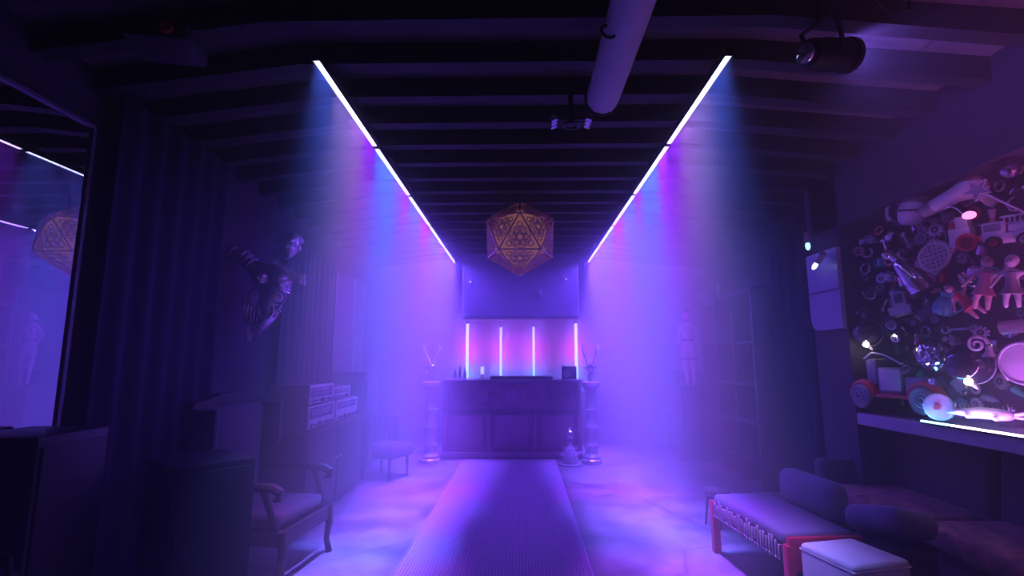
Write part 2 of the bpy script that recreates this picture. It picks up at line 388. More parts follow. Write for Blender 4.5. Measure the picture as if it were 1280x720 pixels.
# ------------------------------------------------------------------ the bar
BX = -.15
b = thing('bar_counter', 'dark plum carved bar counter at the end of the carpet runner', 'bar counter', (BX, 7.95, 0))
MB().box((0, .28, .6), (2.1, .5, 1.1), .01).build('body', BARW, b)
MB().box((0, .26, 1.172), (2.24, .66, .05), .012).build('counter_top', BARTOP, b)
MB().box((0, .02, .05), (2.16, .06, .1), .01).build('plinth', BARW, b)
l = MB().box((0, .01, .72), (2.14, .05, .03), .01); l.build('ledge', BARTOP, b)
for x in (-1.04, -.36, .36, 1.04): MB().box((x, .015, .41), (.06, .04, .6), .008).build('stile', BARW, b)
for x in (-1.04, 1.04): MB().box((x, .015, .93), (.06, .04, .4), .008).build('stile', BARW, b)
sc = MB()
def scroll(cx, cz, s, m, r=.016):
    pts = []
    for i in range(26):
        a = i * .42; rad = s * (1 - i / 27)
        pts.append((cx + m * rad * math.cos(a + PI), .005, cz + rad * math.sin(a)))
    sc.tube(pts, [r * (1 - .5 * i / 26) for i in range(26)], 6)
for mm in (-1, 1):
    scroll(mm * .3, .94, .11, mm); scroll(mm * .62, .92, .09, -mm); scroll(mm * .86, .95, .07, mm, .012)
    sc.tube([(mm * x, .005, .88 + .05 * math.sin(x * 9)) for x in [.08 + .04 * i for i in range(22)]], .013, 6)
sc.ball((0, .0, .94), .11, 16, (1, .3, 1.2)); sc.torus((0, 0, .94), .13, .014, 24, 6, (R(90), 0, 0), sc=(1, 1, 1))
sc.build('carved_relief', BARW, b)
for x in (-.7, 0, .7): MB().box((x, .012, .41), (.52, .03, .5), .02).build('front_panel', BARW, b)

b = thing('monitor_speaker', 'small black monitor speaker standing on the right end of the bar', 'speaker', (.76, 8.12, 1.2), R(-8))
MB().box((0, 0, .1), (.23, .2, .2), .012).build('cabinet', VINYL, b)
MB().lathe([(.065, 0), (.06, .012), (.02, .004), (.018, .012), (.0, .014)], (-.03, -.1, .09), 20, (R(90), 0, 0)).build('driver', GREYPLAST, b)
MB().cyl((.07, -.1, .14), (.07, -.106, .14), .018).build('tweeter', GREYPLAST, b)
for i, (x, y, h, w) in enumerate(((-1.06, 8.1, .15, 'short, by the column'), (-.99, 8.14, .2, 'tall middle one'), (-.91, 8.1, .17, 'nearest the tube light'))):
    b = thing('glass_bottle', 'clear bottle on the left end of the bar, %s' % w, 'bottle', (x, y, 1.2), 0, 'bottles on the bar')
    MB().lathe([(.026, 0), (.028, .01), (.028, h * .6), (.011, h * .78), (.011, h * .96), (.013, h * .97)], n=14).build('body', CHROME, b)
    MB().cyl((0, 0, h * .96), (0, 0, h * 1.03), .013, n=10).build('cap', DARKPLAST, b)
b = thing('card_holder', 'small white lit card standing on the bar between the tubes', 'card', (-.645, 8.3, 1.2))
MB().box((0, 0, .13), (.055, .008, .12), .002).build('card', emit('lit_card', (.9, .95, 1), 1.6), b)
MB().box((0, 0, .035), (.02, .02, .07), .003).build('stand', BLACKM, b); MB().cyl((0, 0, 0), (0, 0, .008), .035).build('base', BLACKM, b)
b = thing('dj_mixer', 'flat dark mixer with rows of knobs lying on the bar', 'mixer', (.0, 8.2, 1.2))
MB().box((0, 0, .02), (1.0, .3, .04), .006).build('body', VINYL, b)
k_ = MB()
for i in range(14):
    for j in range(3): k_.cyl((-.44 + .068 * i, -.1 + .09 * j, .04), (-.44 + .068 * i, -.1 + .09 * j, .055), .012, n=8)
k_.build('knob', ALU, b)

# four vertical pixel tubes in front of the back wall
for i, (x, z0, z1, w, rr) in enumerate(((-.975, 1.14, 2.15, 'far left', .026), (-.372, 1.15, 2.09, 'inner left', .018), (.215, 1.15, 2.09, 'inner right', .018), (.975, 1.14, 2.15, 'far right', .026))):
    b = thing('tube_light', 'upright glowing tube light behind the bar, %s of the four' % w, 'tube light', (x, 9.02, z0), 0, 'upright tube lights behind the bar')
    H = z1 - z0
    MB().cyl((0, 0, 0), (0, 0, H), rr, n=14).build('tube', emit_ramp('pixel_tube', [(0, (.35, .95, 1)), (.35, (.7, .85, 1)), (.65, (1, .8, .8)), (1, (.85, .75, 1))], 2.5, 2), b)
    MB().cyl((0, 0, -.02), (0, 0, .0), rr * 1.2, n=14).build('lower_cap', BLACKM, b)
    MB().cyl((0, 0, H), (0, 0, H + .02), rr * 1.2, n=14).build('upper_cap', BLACKM, b)
    MB().cyl((0, 0, H + .02), (0, 0, H + .1), .006, n=8).build('bracket', BLACKM, b)
    for zz, cc, pw in ((.12, (.03, .22, 1), 11), (.5, (.9, .02, .6), 9), (.85, (.25, .1, 1), 8)):
        area('pixels', (0, .03, H * zz), (R(90), 0, 0), .03, .28, cc, pw, 170, b)

# columns with antlered skulls
def column(x, w):
    b = thing('ornate_column', 'slim turned column beside the %s end of the bar' % w, 'column', (x, 7.66, 0), 0, 'columns flanking the bar')
    MB().lathe([(.15, 0), (.15, .05), (.125, .07), (.13, .1), (.1, .14)], n=24).build('base', SILVER, b)
    MB().lathe([(.095, .14), (.085, .2), (.105, .24), (.105, .27), (.08, .3), (.075, .45), (.1, .5), (.1, .53), (.075, .56), (.07, .72), (.1, .77), (.075, .82), (.07, .98), (.095, 1.02), (.08, 1.06)], n=24).build('shaft', SILVER, b)
    for z in (.255, .515, .77, 1.02):
        r_ = MB()
        for k in range(12): r_.ball((.1 * math.cos(k * PI / 6), .1 * math.sin(k * PI / 6), z), .014, 8)
        r_.build('bead_ring', SILVER, b)
    MB().lathe([(.08, 1.06), (.14, 1.12), (.14, 1.17), (.12, 1.18)], n=24).build('capital', SILVER, b)
    k = thing('antlered_skull', 'glittering small skull with branching antlers on the %s bar column' % w, 'skull ornament', (x, 7.66, 1.18), 0, 'antlered skulls on the columns')
    s = MB().ball((0, 0, .2), .07, 14, (1, 1.0, .85)); s.ball((0, -.06, .12), .045, 12, (.8, 1, 1.5)); s.ball((0, -.075, .05), .03, 10, (.9, 1, 1.2)); s.cyl((0, .02, 0), (0, .02, .16), .03)
    s.build('skull', CHROME, k)
    g = MB()
    for sx in (-1, 1):
        g.ball((sx * .035, -.095, .17), .018, 8); g.ball((sx * .085, -.02, .21), .018, 8); g.ball((sx * .05, -.07, .09), .014, 8); g.ball((sx * .075, -.04, .13), .013, 8)
    g.ball((0, -.08, .25), .018, 8); g.ball((0, -.1, .03), .016, 8); g.build('gem', CHROME, k)
    for sx in (-1, 1):
        a = MB().tube([(sx * .03, 0, .25), (sx * .05, 0, .33), (sx * .085, -.01, .40), (sx * .11, -.02, .47), (sx * .105, -.03, .53), (sx * .075, -.035, .58)], [.016, .015, .014, .012, .01, .005], 8)
        a.tube([(sx * .085, -.01, .40), (sx * .06, -.04, .45), (sx * .05, -.05, .49)], [.009, .007, .003], 6)
        a.tube([(sx * .11, -.02, .47), (sx * .14, 0, .51), (sx * .145, .01, .56)], [.009, .007, .003], 6)
        a.build('antler', BONE, k)
column(-1.36, 'left'); column(1.03, 'right')

b = thing('ornate_lantern', 'spiky domed ornamental lantern on the floor before the bar, left of the right column', 'lantern', (.70, 7.52, 0))
MB().cyl((0, 0, 0), (0, 0, .025), .17, n=28).build('base_plate', SILVER, b)
MB().lathe([(.11, .025), (.12, .06), (.10, .17), (.06, .24), (.03, .28), (.025, .36), (.05, .39), (.03, .42)], n=20).build('body', SILVER, b)
s = MB()
for k in range(14):
    a = 2 * PI * k / 14; s.cyl((.1 * math.cos(a), .1 * math.sin(a), .13), (.17 * math.cos(a), .17 * math.sin(a), .16 + .03 * (k % 2)), .012, .002, 6); s.cyl((.07 * math.cos(a), .07 * math.sin(a), .2), (.12 * math.cos(a), .12 * math.sin(a), .26), .01, .002, 6)
s.build('spike', SILVER, b)
MB().lathe([(.02, .42), (.055, .45), (.06, .47), (.02, .5), (.01, .53)], n=16).build('finial', CHROME, b)

# ------------------------------------------------------------------ left side
b = thing('wall_mirror', 'tall wall mirror with a thin dark rim on the left wall', 'mirror', (-2.69, 1.6, 0), R(0))
gm = bpy.data.materials.new('mirror_silver'); gm.use_nodes = True; p = gm.node_tree.nodes['Principled BSDF']
p.inputs['Metallic'].default_value = 1; p.inputs['Roughness'].default_value = .015; p.inputs['Base Color'].default_value = (.82, .8, .86, 1)
nn = gm.node_tree.nodes.new('ShaderNodeTexNoise'); nn.inputs['Scale'].default_value = 2; mr = gm.node_tree.nodes.new('ShaderNodeMapRange'); mr.inputs['To Min'].default_value = .008; mr.inputs['To Max'].default_value = .025
gm.node_tree.links.new(nn.outputs['Fac'], mr.inputs['Value']); gm.node_tree.links.new(mr.outputs[0], p.inputs['Roughness'])
MB().box((.0, 0, 1.5), (.02, 2.6, 2.86)).build('glass', gm, b, smooth=False)
f = MB(); f.box((.005, 1.312, 1.5), (.04, .028, 2.92), .004); f.box((.005, -1.312, 1.5), (.04, .028, 2.92), .004); f.box((.005, 0, 2.945), (.04, 2.65, .028), .004); f.box((.005, 0, .055), (.04, 2.65, .028), .004)
f.build('frame', mat('dark_rim', (.2, .17, .24), .4, .4), b)

def drape(name, label, cat, p0, p1, z0, z1, m, folds, amp=.05, edge=None):
    a, c = Vector((*p0, 0)), Vector((*p1, 0)); d = (c - a); n = Vector((-d.y, d.x, 0)).normalized(); N = folds * 10
    t = bmesh.new(); rows = []
    for j in range(7):
        z = z0 + (z1 - z0) * j / 6; row = []
        for i in range(N + 1):
            u = i / N; q = a + d * u + n * (amp * math.sin(u * folds * 2 * PI) + amp * .4 * math.sin(u * folds * 5.1 + j * .5)) * (1.15 - .3 * j / 6)
            row.append(t.verts.new((q.x, q.y, z)))
        rows.append(row)
    for j in range(6):
        for i in range(N): t.faces.new((rows[j][i], rows[j][i + 1], rows[j + 1][i + 1], rows[j + 1][i]))
    mb = MB(); mb._add(t); o = mb.build(name, m); md = o.modifiers.new('thick', 'SOLIDIFY'); md.thickness = .006
    tag(o, label, cat); return o
drape('drape', 'dark navy drape hanging on the left wall next to the mirror', 'drape', (-2.6, 3.02), (-2.6, 4.22), .02, 3.22, NAVY, 6, .018)
drape('drape', 'grey violet pleated drape on the left wall behind the stereo stack', 'drape', (-2.62, 5.42), (-2.62, 6.82), .02, 2.85, GREYDRAPE, 9, .035)
drape('drape', 'dark drape on the right wall beyond the toy display', 'drape', (3.02, 6.0), (3.02, 5.06), .02, 3.1, NAVY, 7, .05)
b = thing('pale_screen', 'tall pale screen panel with thin edge strip on the left wall past the grey drape', 'panel', (-2.66, 7.65, 0))
MB().box((0, 0, 1.4), (.04, 1.4, 2.7)).build('panel', WALLPALE, b); MB().box((.03, -.71, 1.4), (.05, .03, 2.74), .004).build('edge_strip', ALU, b)
MB().box((.03, .1, 1.4), (.05, .03, 2.74), .004).build('mullion', ALU, b)
b = thing('pale_screen', 'tall pale screen panel with a thin near edge on the right wall behind the sideboard', 'panel', (3.3, 8.8, 0))
MB().box((0, 0, 1.4), (.04, 1.0, 2.7)).build('panel', WALLPALE, b); MB().box((-.03, -.5, 1.4), (.05, .03, 2.74), .004).build('edge_strip', ALU, b)

def sideboard(label, loc, w, rot):
    b = thing('sideboard', label, 'sideboard', loc, rot)
    MB().box((0, 0, .68), (w, .42, 1.2), .008).build('carcass', GREYLAC, b); MB().box((0, -.01, 1.3), (w + .06, .46, .04), .006).build('top', GREYLAC, b); MB().box((0, 0, .04), (w - .08, .36, .08)).build('plinth', DARK, b)
    for s in (-1, 1):
        d = MB().box((s * w / 4, -.218, .68), (w / 2 - .03, .02, 1.12), .006).build('door', GREYLAC, b)
        MB().cyl((s * .05, -.235, .62), (s * .05, -.235, .74), .008, n=8).build('handle', ALU, d)
sideboard('dark tall sideboard against the pale screen on the left wall', (-2.38, 7.7, 0), 1.3, R(90))
sideboard('dark tall sideboard on the right side between the haze and the shelf unit', (2.75, 8.75, 0), .9, R(-90))

# stereo stack
b = thing('low_cabinet', 'dark low cabinet carrying the stereo stack on the left', 'cabinet', (-2.22, 5.45, 0), R(90))
MB().box((0, 0, .43), (1.6, .5, .76), .01).build('carcass', DARK, b); MB().box((0, 0, .83), (1.64, .54, .03), .006).build('top', WOODD, b); MB().box((0, 0, .03), (1.5, .42, .06)).build('plinth', DARK, b)
for s in (-1, 1):
    d = MB().box((s * .4, -.26, .43), (.76, .02, .7), .006).build('door', DARK, b); MB().ball((s * .06, -.28, .5), .014, 10).build('knob', ALU, d)
def stereo(label, y, z, w, h, knobs, dial, x=-2.19):
    b = thing('stereo_unit', label, 'stereo', (x, y, z), R(90), 'stacked vintage stereo units')
    MB().box((0, 0, h / 2), (w, .38, h - .006), .006).build('case', mat('grey_case', (.16, .14, .19), .5), b)
    MB().box((0, -.196, h / 2), (w - .008, .014, h - .014), .003).build('faceplate', ALU, b)
    dz0, dz1 = dial
    MB().box((-w * .03, -.205, h * (dz0 + dz1) / 2), (w * .84, .006, h * (dz1 - dz0)), .002).build('dial_window', mat('dial_glass', (.10, .10, .22), .15), b)
    li = MB()
    for i in range(16): li.box((-w * .40 + w * .75 * i / 15, -.21, h * (dz0 + dz1) / 2), (.003, .003, h * (dz1 - dz0) * (.6 if i % 4 == 0 else .35)))
    for zz in (.35, .68): li.box((-w * .03, -.21, h * (dz0 + (dz1 - dz0) * zz)), (w * .76, .003, .004))
    li.build('dial_marks', PALEPLAST, b)
    for i in range(knobs):
        xx = -w * .42 + w * .84 * i / max(1, knobs - 1); r_ = (.022, .012, .016)[i % 3] * min(1, h / .16)
        MB().cyl((xx, -.2, h * .16), (xx, -.225, h * .16), r_, r_ * .85, 12).build('knob', DARKPLAST if i % 2 else CHROME, b)
    f = MB()
    for sx in (-1, 1):
        for sy in (-1, 1): f.cyl((sx * w * .42, sy * .14, -.004), (sx * w * .42, sy * .14, .006), .014, n=8)
    f.build('foot', RUBBER, b)
    return b
stereo('silver stereo receiver with a wide dark dial, bottom of the near stack', 5.075, .85, .66, .225, 9, (.42, .9))
stereo('silver stereo unit with slim dial, top of the near stack', 5.05, 1.08, .60, .19, 7, (.34, .84))
stereo('silver stereo amplifier with many knobs, bottom of the far stack', 5.80, .85, .70, .225, 10, (.55, .85))
stereo('silver cassette deck set back on top of the far stack', 5.76, 1.08, .52, .13, 5, (.45, .8), -2.24)

# figurehead sculpture (facing the hall): local X right, Z up, front = -Y
b = thing('wall_sculpture', 'dark bronze armless torso figurehead sculpture mounted on the left wall', 'sculpture', (-2.36, 4.66, 2.13), R(12))
vs_ = [(0.02, 0, -.04), (-.03, -.02, -.17), (-.10, .0, -.31), (-.17, .02, -.45), (.02, -.02, .06), (.0, -.02, .17), (.035, -.01, .255), (.07, -.01, .33), (-.13, -.02, .20), (-.22, -.03, .28), (-.36, -.05, .375), (.15, -.02, .15), (.215, -.03, .135), (.29, -.05, .125)]
ed_ = [(0, 1), (1, 2), (2, 3), (0, 4), (4, 5), (5, 6), (6, 7), (5, 8), (8, 9), (9, 10), (5, 11), (11, 12), (12, 13)]
ra_ = [(.135, .11), (.17, .12), (.12, .09), (.03, .025), (.145, .11), (.16, .11), (.06, .06), (.05, .055), .085, .07, .05, .075, .06, .05]
skin('torso', vs_, ed_, ra_, BRONZE, b)
hd = MB().ball((.125, -.03, .455), .105, 20, (.85, .95, 1.12), (0, R(12), 0)); hd.ball((.145, -.11, .40), .055, 14, (1, .9, 1.2)); hd.cyl((.14, -.12, .45), (.15, -.165, .415), .012, .02, 8); hd.ball((.148, -.135, .375), .025, 10, (1.2, .7, .5)); hd.ball((.15, -.12, .345), .03, 10)
for s in (-1, 1): hd.ball((.13 + s * .04, -.115, .455), .016, 8); hd.ball((.125 + s * .095, -.02, .44), .025, 8, (.5, 1, 1.3))
hd.build('head', BRONZE, b)
hr = MB()
for k in range(30):
    a = 2 * PI * k / 30 * 1.0; e = .3 + .55 * ((k * 7) % 10) / 10
    hr.ball((.12 + .1 * math.cos(a) * math.cos(e), -.0 + .1 * math.sin(a) * math.cos(e) + .03, .49 + .1 * math.sin(e)), .035, 8, (1, 1, .8))
hr.build('hair', BRONZE, b)
br = MB()
for sx, sz in ((-.09, .115), (.085, .095)): br.ball((sx, -.11, sz), .075, 16, (1, .9, .95)); br.ball((sx, -.178, sz), .014, 8)
br.build('bust', BRONZE, b)
sc = MB()
def sw(cx, cz, s, m, a0, y, n=24, r=.014):
    P = []
    for i in range(n):
        a = a0 + i * .36 * m; q = s * (1 - .85 * i / n); P.append((cx + q * math.cos(a), y + .03 * (i / n), cz + q * math.sin(a)))
    sc.tube(P, [r * (1 - .5 * i / n) for i in range(n)], 6)
sw(-.085, -.07, .10, 1, R(90), -.135); sw(.085, -.06, .07, -1, R(100), -.13); sw(-.02, -.19, .08, -1, R(40), -.155); sw(-.11, -.26, .07, 1, R(60), -.11); sw(.05, -.2, .06, 1, R(0), -.13)
for i in range(5): sc.tube([(-.2 + .028 * i, -.1 - .008 * i, -.02 - .03 * i), (-.21 + .03 * i, -.12, -.17 - .02 * i), (-.18 + .015 * i, -.07, -.36), (-.17, -.03, -.47)], [.006, .014, .012, .006], 6)
for i in range(4): sc.tube([(.13 - .02 * i, -.1, -.06 - .04 * i), (.09 - .03 * i, -.13, -.17 - .02 * i), (-.03 - .03 * i, -.1, -.31), (-.15, -.03, -.45)], [.006, .014, .012, .006], 6)
for i in range(3): sc.torus((-.2 - .035 * i, -.03, .262 + .04 * i), .072 - .006 * i, .011, 18, 6, (0, R(-50), 0))
for i in range(3): sc.torus((.02, -.02, .01 + .03 * i), .135, .01, 24, 6, (0, R(5), 0), sc=(1, .85, 1))
sc.torus((-.3, -.09, .335), .03, .009, 14, 6, (R(90), 0, 0)); sc.torus((-.36, -.05, .375), .05, .012, 16, 6, (0, R(-55), 0)); sc.torus((.285, -.05, .126), .048, .011, 16, 6, (0, R(88), 0))
sc.build('scroll_ornament', BRONZE, b)
MB().cyl((.0, .0, .1), (-.15, .42, .1), .03).build('wall_bracket', BLACKM, b)

# armchair: local front = -Y
b = thing('armchair', 'dark wooden high-backed armchair with padded seat turned to the carpet', 'armchair', (-1.93, 3.9, 0), R(90 - 6))
MB().box((0, -.02, .40), (.60, .58, .1), .035, 3).build('seat_cushion', UPH, b)
f = MB(); f.box((0, -.345, .30), (.60, .04, .10), .008); f.box((0, .32, .30), (.6, .04, .1), .008)
for s in (-1, 1): f.box((s * .315, 0, .30), (.04, .66, .1), .008)
f.build('seat_frame', WOODD, b)
for s in (-1, 1):
    MB().tube([(s * .32, -.35, .35), (s * .325, -.36, .22), (s * .32, -.345, .1), (s * .325, -.37, .0)], [.034, .03, .022, .026], 8).build('leg', WOODD, b)
    MB().tube([(s * .32, .33, .35), (s * .32, .35, .18), (s * .32, .4, .0)], [.032, .028, .024], 8).build('leg', WOODD, b)
    a = MB().tube([(s * .335, .34, .66), (s * .345, .1, .65), (s * .35, -.15, .64), (s * .345, -.28, .635), (s * .35, -.33, .61), (s * .35, -.33, .57), (s * .35, -.29, .56)], [.026, .028, .03, .034, .034, .028, .018], 8)
    a.tube([(s * .34, -.2, .62), (s * .335, -.25, .5), (s * .32, -.3, .36)], [.024, .02, .028], 8); a.build('arm', WOODD, b)
bk = MB().prism([(-.36, .36), (.36, .36), (.40, .8), (.42, 1.1), (.38, 1.2), (.22, 1.215), (.1, 1.25), (-.1, 1.25), (-.22, 1.215), (-.38, 1.2), (-.42, 1.1), (-.40, .8)], .33, .40)
bk.build('back_frame', WOODD, b)
MB().box((0, .30, .80), (.62, .1, .72), .04, 3).build('back_pad', UPH, b)
for s in (-1, 1): MB().box((s * .39, .25, .98), (.05, .22, .36), .02, 2).build('wing', UPH, b)
b = thing('armchair', 'low dark round-backed armchair past the stereo cabinet at the haze edge', 'armchair', (-1.78, 6.75, 0), R(70))
MB().box((0, -.03, .34), (.5, .5, .16), .05, 3).build('seat_cushion', UPH, b)
k_ = bmesh.new(); mbk = MB()
for i in range(13):
    a = PI * i / 12; mbk.box((.32 * math.cos(a), .05 + .3 * math.sin(a), .5), (.1, .1, .5), .03, 2, (0, 0, a))
mbk.build('backrest', UPH, b)
for sx in (-.2, .2):
    for sy in (-.2, .2): MB().cyl((sx, sy, 0), (sx, sy, .27), .016, .022, 8).build('leg', WOODD, b)

def speaker(label, loc, rot, w, d, h):
    b = thing('floor_speaker', label, 'speaker', loc, rot)
    MB().box((0, 0, h / 2 + .01), (w, d, h - .02), .012).build('cabinet', VINYL, b)
    MB().box((0, -d / 2 - .006, h * .52), (w * .9, .012, h * .88), .004).build('grille', DARK, b)
    for s in (-1, 1):
        MB().box((s * w * .5, 0, h * .7), (.008, .12, .05), .003).build('handle', BLACKM, b)
    ft = MB()
    for sx in (-1, 1):
        for sy in (-1, 1): ft.cyl((sx * w * .4, sy * d * .4, 0), (sx * w * .4, sy * d * .4, .014), .02, n=10)
    ft.build('foot', RUBBER, b)
speaker('big black speaker cabinet standing left of the wooden armchair', (-1.86, 2.98, 0), R(52), .42, .46, .94)
speaker('tall black speaker cabinet standing in front of the wall mirror', (-2.42, 2.52, 0), R(90), .40, .42, 1.15)
b = thing('low_stool', 'black low stool at the mirror carrying a crumpled bag', 'stool', (-2.05, 1.95, 0), R(10))
MB().box((0, 0, .42), (.5, .42, .06), .02).build('seat', VINYL, b)
for sx in (-.2, .2):
    for sy in (-.16, .16): MB().cyl((sx, sy, 0), (sx * .95, sy * .95, .4), .016, n=8).build('leg', BLACKM, b)
b = thing('leather_bag', 'crumpled dark leather bag lying on the stool by the mirror', 'bag', (-2.05, 1.95, .452), R(20))
bg = bmesh.new(); bmesh.ops.create_uvsphere(bg, u_segments=28, v_segments=18, radius=1); rnd = random.Random(4)
ph = [(rnd.uniform(2, 6), rnd.uniform(2, 6), rnd.uniform(2, 6), rnd.uniform(0, 6)) for _ in range(6)]
for v in bg.verts:
    c = v.co.copy(); k = 1 + .06 * sum(math.sin(a * c.x + q * c.y + e * c.z + f_) for a, q, e, f_ in ph) / 1.5
    v.co = Vector((c.x * .23 * k, c.y * .17 * k, max(0, .13 + c.z * .14 * k)))
mb = MB(); mb._add(bg); mb.build('body', mat('dark_leather', (.07, .04, .06), .3, bump=.4, bscale=14), b)
MB().tube([(-.12, 0, .22), (-.1, .02, .30), (0, .03, .33), (.1, .02, .30), (.12, 0, .22)], .012).build('handle', VINYL, b)
MB().torus((.12, -.05, .2), .02, .005, 14, 6, (R(70), 0, 0)).build('buckle', CHROME, b)

# ------------------------------------------------------------------ right side
b = thing('daybed_bench', 'long low bench with red legs, woven side rail and blue-grey seat pad', 'bench', (1.80, 3.76, 0), R(5))
MB().box((0, .02, .40), (.46, .94, .09), .03, 3).build('seat_pad', GREYUPH, b)
f = MB(); f.box((-.225, 0, .32), (.04, .92, .1), .006); f.box((.225, 0, .32), (.04, .92, .1), .006); f.box((0, .47, .32), (.46, .04, .1), .006); f.build('side_rail', WOODD, b)
MB().box((0, -.49, .34), (.47, .04, .19), .008).build('end_panel', REDP, b)
for sx in (-1, 1):
    for sy in (-1, 1): MB().box((sx * .225, sy * .485, .195), (.055, .055, .39), .006).build('leg', REDP, b)
ln = MB()
for i in range(26):
    y = -.42 + .84 * i / 25; ln.box((-.25, y, .335 + .008 * (i % 3)), (.012, .012, .07 + .02 * (i % 4)), .003); ln.ball((-.253, y, .29), .008, 6)
ln.build('woven_strap', mat('pale_lacing', (.6, .55, .62), .6), b)
b = thing('bolster_cushion', 'blue-grey bolster cushion leaning along the back of the bench', 'cushion', (2.16, 3.95, .0), R(5))
MB().box((0, 0, .52), (.17, .62, .26), .07, 4).build('cover', GREYUPH, b)
sb = MB().box((.0, 0, .2), (.2, .6, .38), .01).build('support_box', DARK, b)
b = thing('seat_cushion', 'squashed blue-grey cushion at the bench end behind the white cube', 'cushion', (2.3, 3.35, 0), R(15))
MB().box((0, 0, .5), (.34, .4, .16), .07, 4, (R(-12), R(14), 0)).build('cover', GREYUPH, b)
MB().box((0, 0, .2), (.3, .34, .4), .02).build('base', DARK, b)
b = thing('cube_pouf', 'white upholstered cube pouf in front of the red-legged bench', 'pouf', (1.82, 2.97, 0), R(14))
MB().box((0, 0, .235), (.37, .36, .45), .025, 3).build('cover', WHITEV, b)
p = MB(); p.box((0, 0, .425), (.374, .364, .008), .004, 2); p.build('seam', WHITEV, b)
ft = MB()
for sx in (-.15, .15):
    for sy in (-.15, .15): ft.cyl((sx, sy, 0), (sx, sy, .015), .02, n=10)
ft.build('foot', RUBBER, b)
b = thing('side_stool', 'small stool with glinting studs beyond the red-legged bench', 'stool', (1.78, 4.85, 0), 0, None, .8)
MB().cyl((0, 0, .34), (0, 0, .40), .15, n=20).build('seat', UPH, b)
st_ = MB()
for k in range(18): st_.ball((.152 * math.cos(k * PI / 9), .152 * math.sin(k * PI / 9), .365), .008, 6)
st_.build('stud', CHROME, b)
for k in range(3):
    a = k * 2.1 + .4; MB().cyl((.13 * math.cos(a), .13 * math.sin(a), 0), (.09 * math.cos(a), .09 * math.sin(a), .34), .013, n=8).build('leg', WOODD, b)
# sofa below the display
b = thing('sofa', 'long dark sofa with brown patterned seat cushions under the toy display', 'sofa', (2.98, 2.6, 0), R(-90))
MB().box((0, .05, .17), (4.0, .72, .26), .02).build('base', UPH, b)
for i in range(4):
    MB().box((-1.5 + i, -.06, .37), (.97, .6, .16), .05, 3).build('seat_cushion', BROWNUPH, b)
for i in range(4):
    MB().box((-1.5 + i, .31, .66), (.97, .2, .52), .06, 3, (R(-8), 0, 0)).build('back_cushion', UPH, b)
for s in (-1, 1): MB().box((s * 2.06, .02, .34), (.14, .78, .6), .05, 3).build('arm', UPH, b)
ft = MB()
for sx in (-1.9, 1.9):
    for sy in (-.25, .35): ft.cyl((sx, sy, 0), (sx, sy, .05), .03, n=10)
ft.build('foot', WOODD, b)

# shelf unit with the figurine, right side
b = thing('shelf_unit', 'tall dark open shelf unit with a diagonal brace on the right wall', 'shelf unit', (2.98, 6.95, 0), R(-90))
for x in (-.85, -.28, .28, .85): 
    MB().box((x, 0, 1.2), (.05, .4, 2.4), .006).build('post', GREYLAC, b)
for z in (.3, .75, 1.2, 1.72, 2.35): MB().box((0, 0, z), (1.72, .42, .03), .004).build('shelf_board', GREYLAC, b)
MB().tube([(.28, -.2, 1.22), (.85, -.2, 1.7)], .014, 6).build('brace', BLACKM, b); MB().box((.0, .2, 1.2), (1.7, .01, 2.3)).build('back_board', GREYDRAPE, b)
b = thing('plinth', 'dark plinth under the pink figurine by the shelf unit', 'plinth', (2.62, 8.05, 0))
MB().box((0, 0, .53), (.34, .34, 1.0), .01).build('shaft', GREYLAC, b); MB().box((0, 0, .02), (.4, .4, .04), .008).build('base', GREYLAC, b); MB().box((0, 0, 1.05), (.4, .4, .04), .008).build('cap', GREYLAC, b)
b = thing('mannequin_figurine', 'slim pink mannequin figurine with dark belt and stocking bands on a plinth', 'figurine', (2.64, 8.03, 1.079), R(-20))
vs_ = [(0, 0, .64), (0, 0, .76), (-.01, -.01, .88), (-.01, 0, .98), (-.01, 0, 1.04), (-.06, 0, .58), (-.05, -.03, .34), (-.03, .02, .08), (-.03, -.05, .03), (.06, 0, .58), (.065, -.02, .34), (.06, .02, .08), (.06, -.05, .03), (-.1, 0, .95), (-.15, .02, .8), (-.11, -.06, .68), (.09, 0, .95), (.15, .03, .82), (.12, -.05, .7)]
ed_ = [(0, 1), (1, 2), (2, 3), (3, 4), (0, 5), (5, 6), (6, 7), (7, 8), (0, 9), (9, 10), (10, 11), (11, 12), (3, 13), (13, 14), (14, 15), (3, 16), (16, 17), (17, 18)]
ra_ = [(.1, .075), (.07, .055), (.09, .07), (.06, .05), .03, .07, .045, .025, .022, .07, .045, .025, .022, .035, .026, .02, .035, .026, .02]
skin('body', vs_, ed_, ra_, FIGPINK, b)
h_ = MB().ball((-.01, -.01, 1.13), .068, 16, (.85, 1, 1.15)); h_.cyl((-.01, -.07, 1.13), (-.01, -.088, 1.11), .006, .01, 6); h_.build('head', FIGPINK, b)
h_ = MB().ball((-.01, .015, 1.155), .074, 14, (.95, 1, 1.05)); h_.ball((-.01, .06, 1.1), .05, 10, (1, .8, 1.6)); h_.build('hair', DARKPLAST, b)
s = MB()
for sx in (-1, 1): s.ball((sx * .042 - .01, -.065, .895), .038, 12)
s.build('bust', FIGPINK, b)
MB().torus((0, 0, .735), .078, .012, 24, 6, sc=(1, .82, 1.5)).build('belt', DARKPLAST, b)
for sx, xx, yy in ((-1, -.052, -.02), (1, .064, -.015)):
    MB().torus((xx, yy, .44), .056, .01, 20, 6, sc=(1, 1, 1.4)).build('stocking_band', DARKPLAST, b)
MB().box((.015, -.01, .0), (.22, .2, .014), .004).build('foot_plate', DARKPLAST, b)

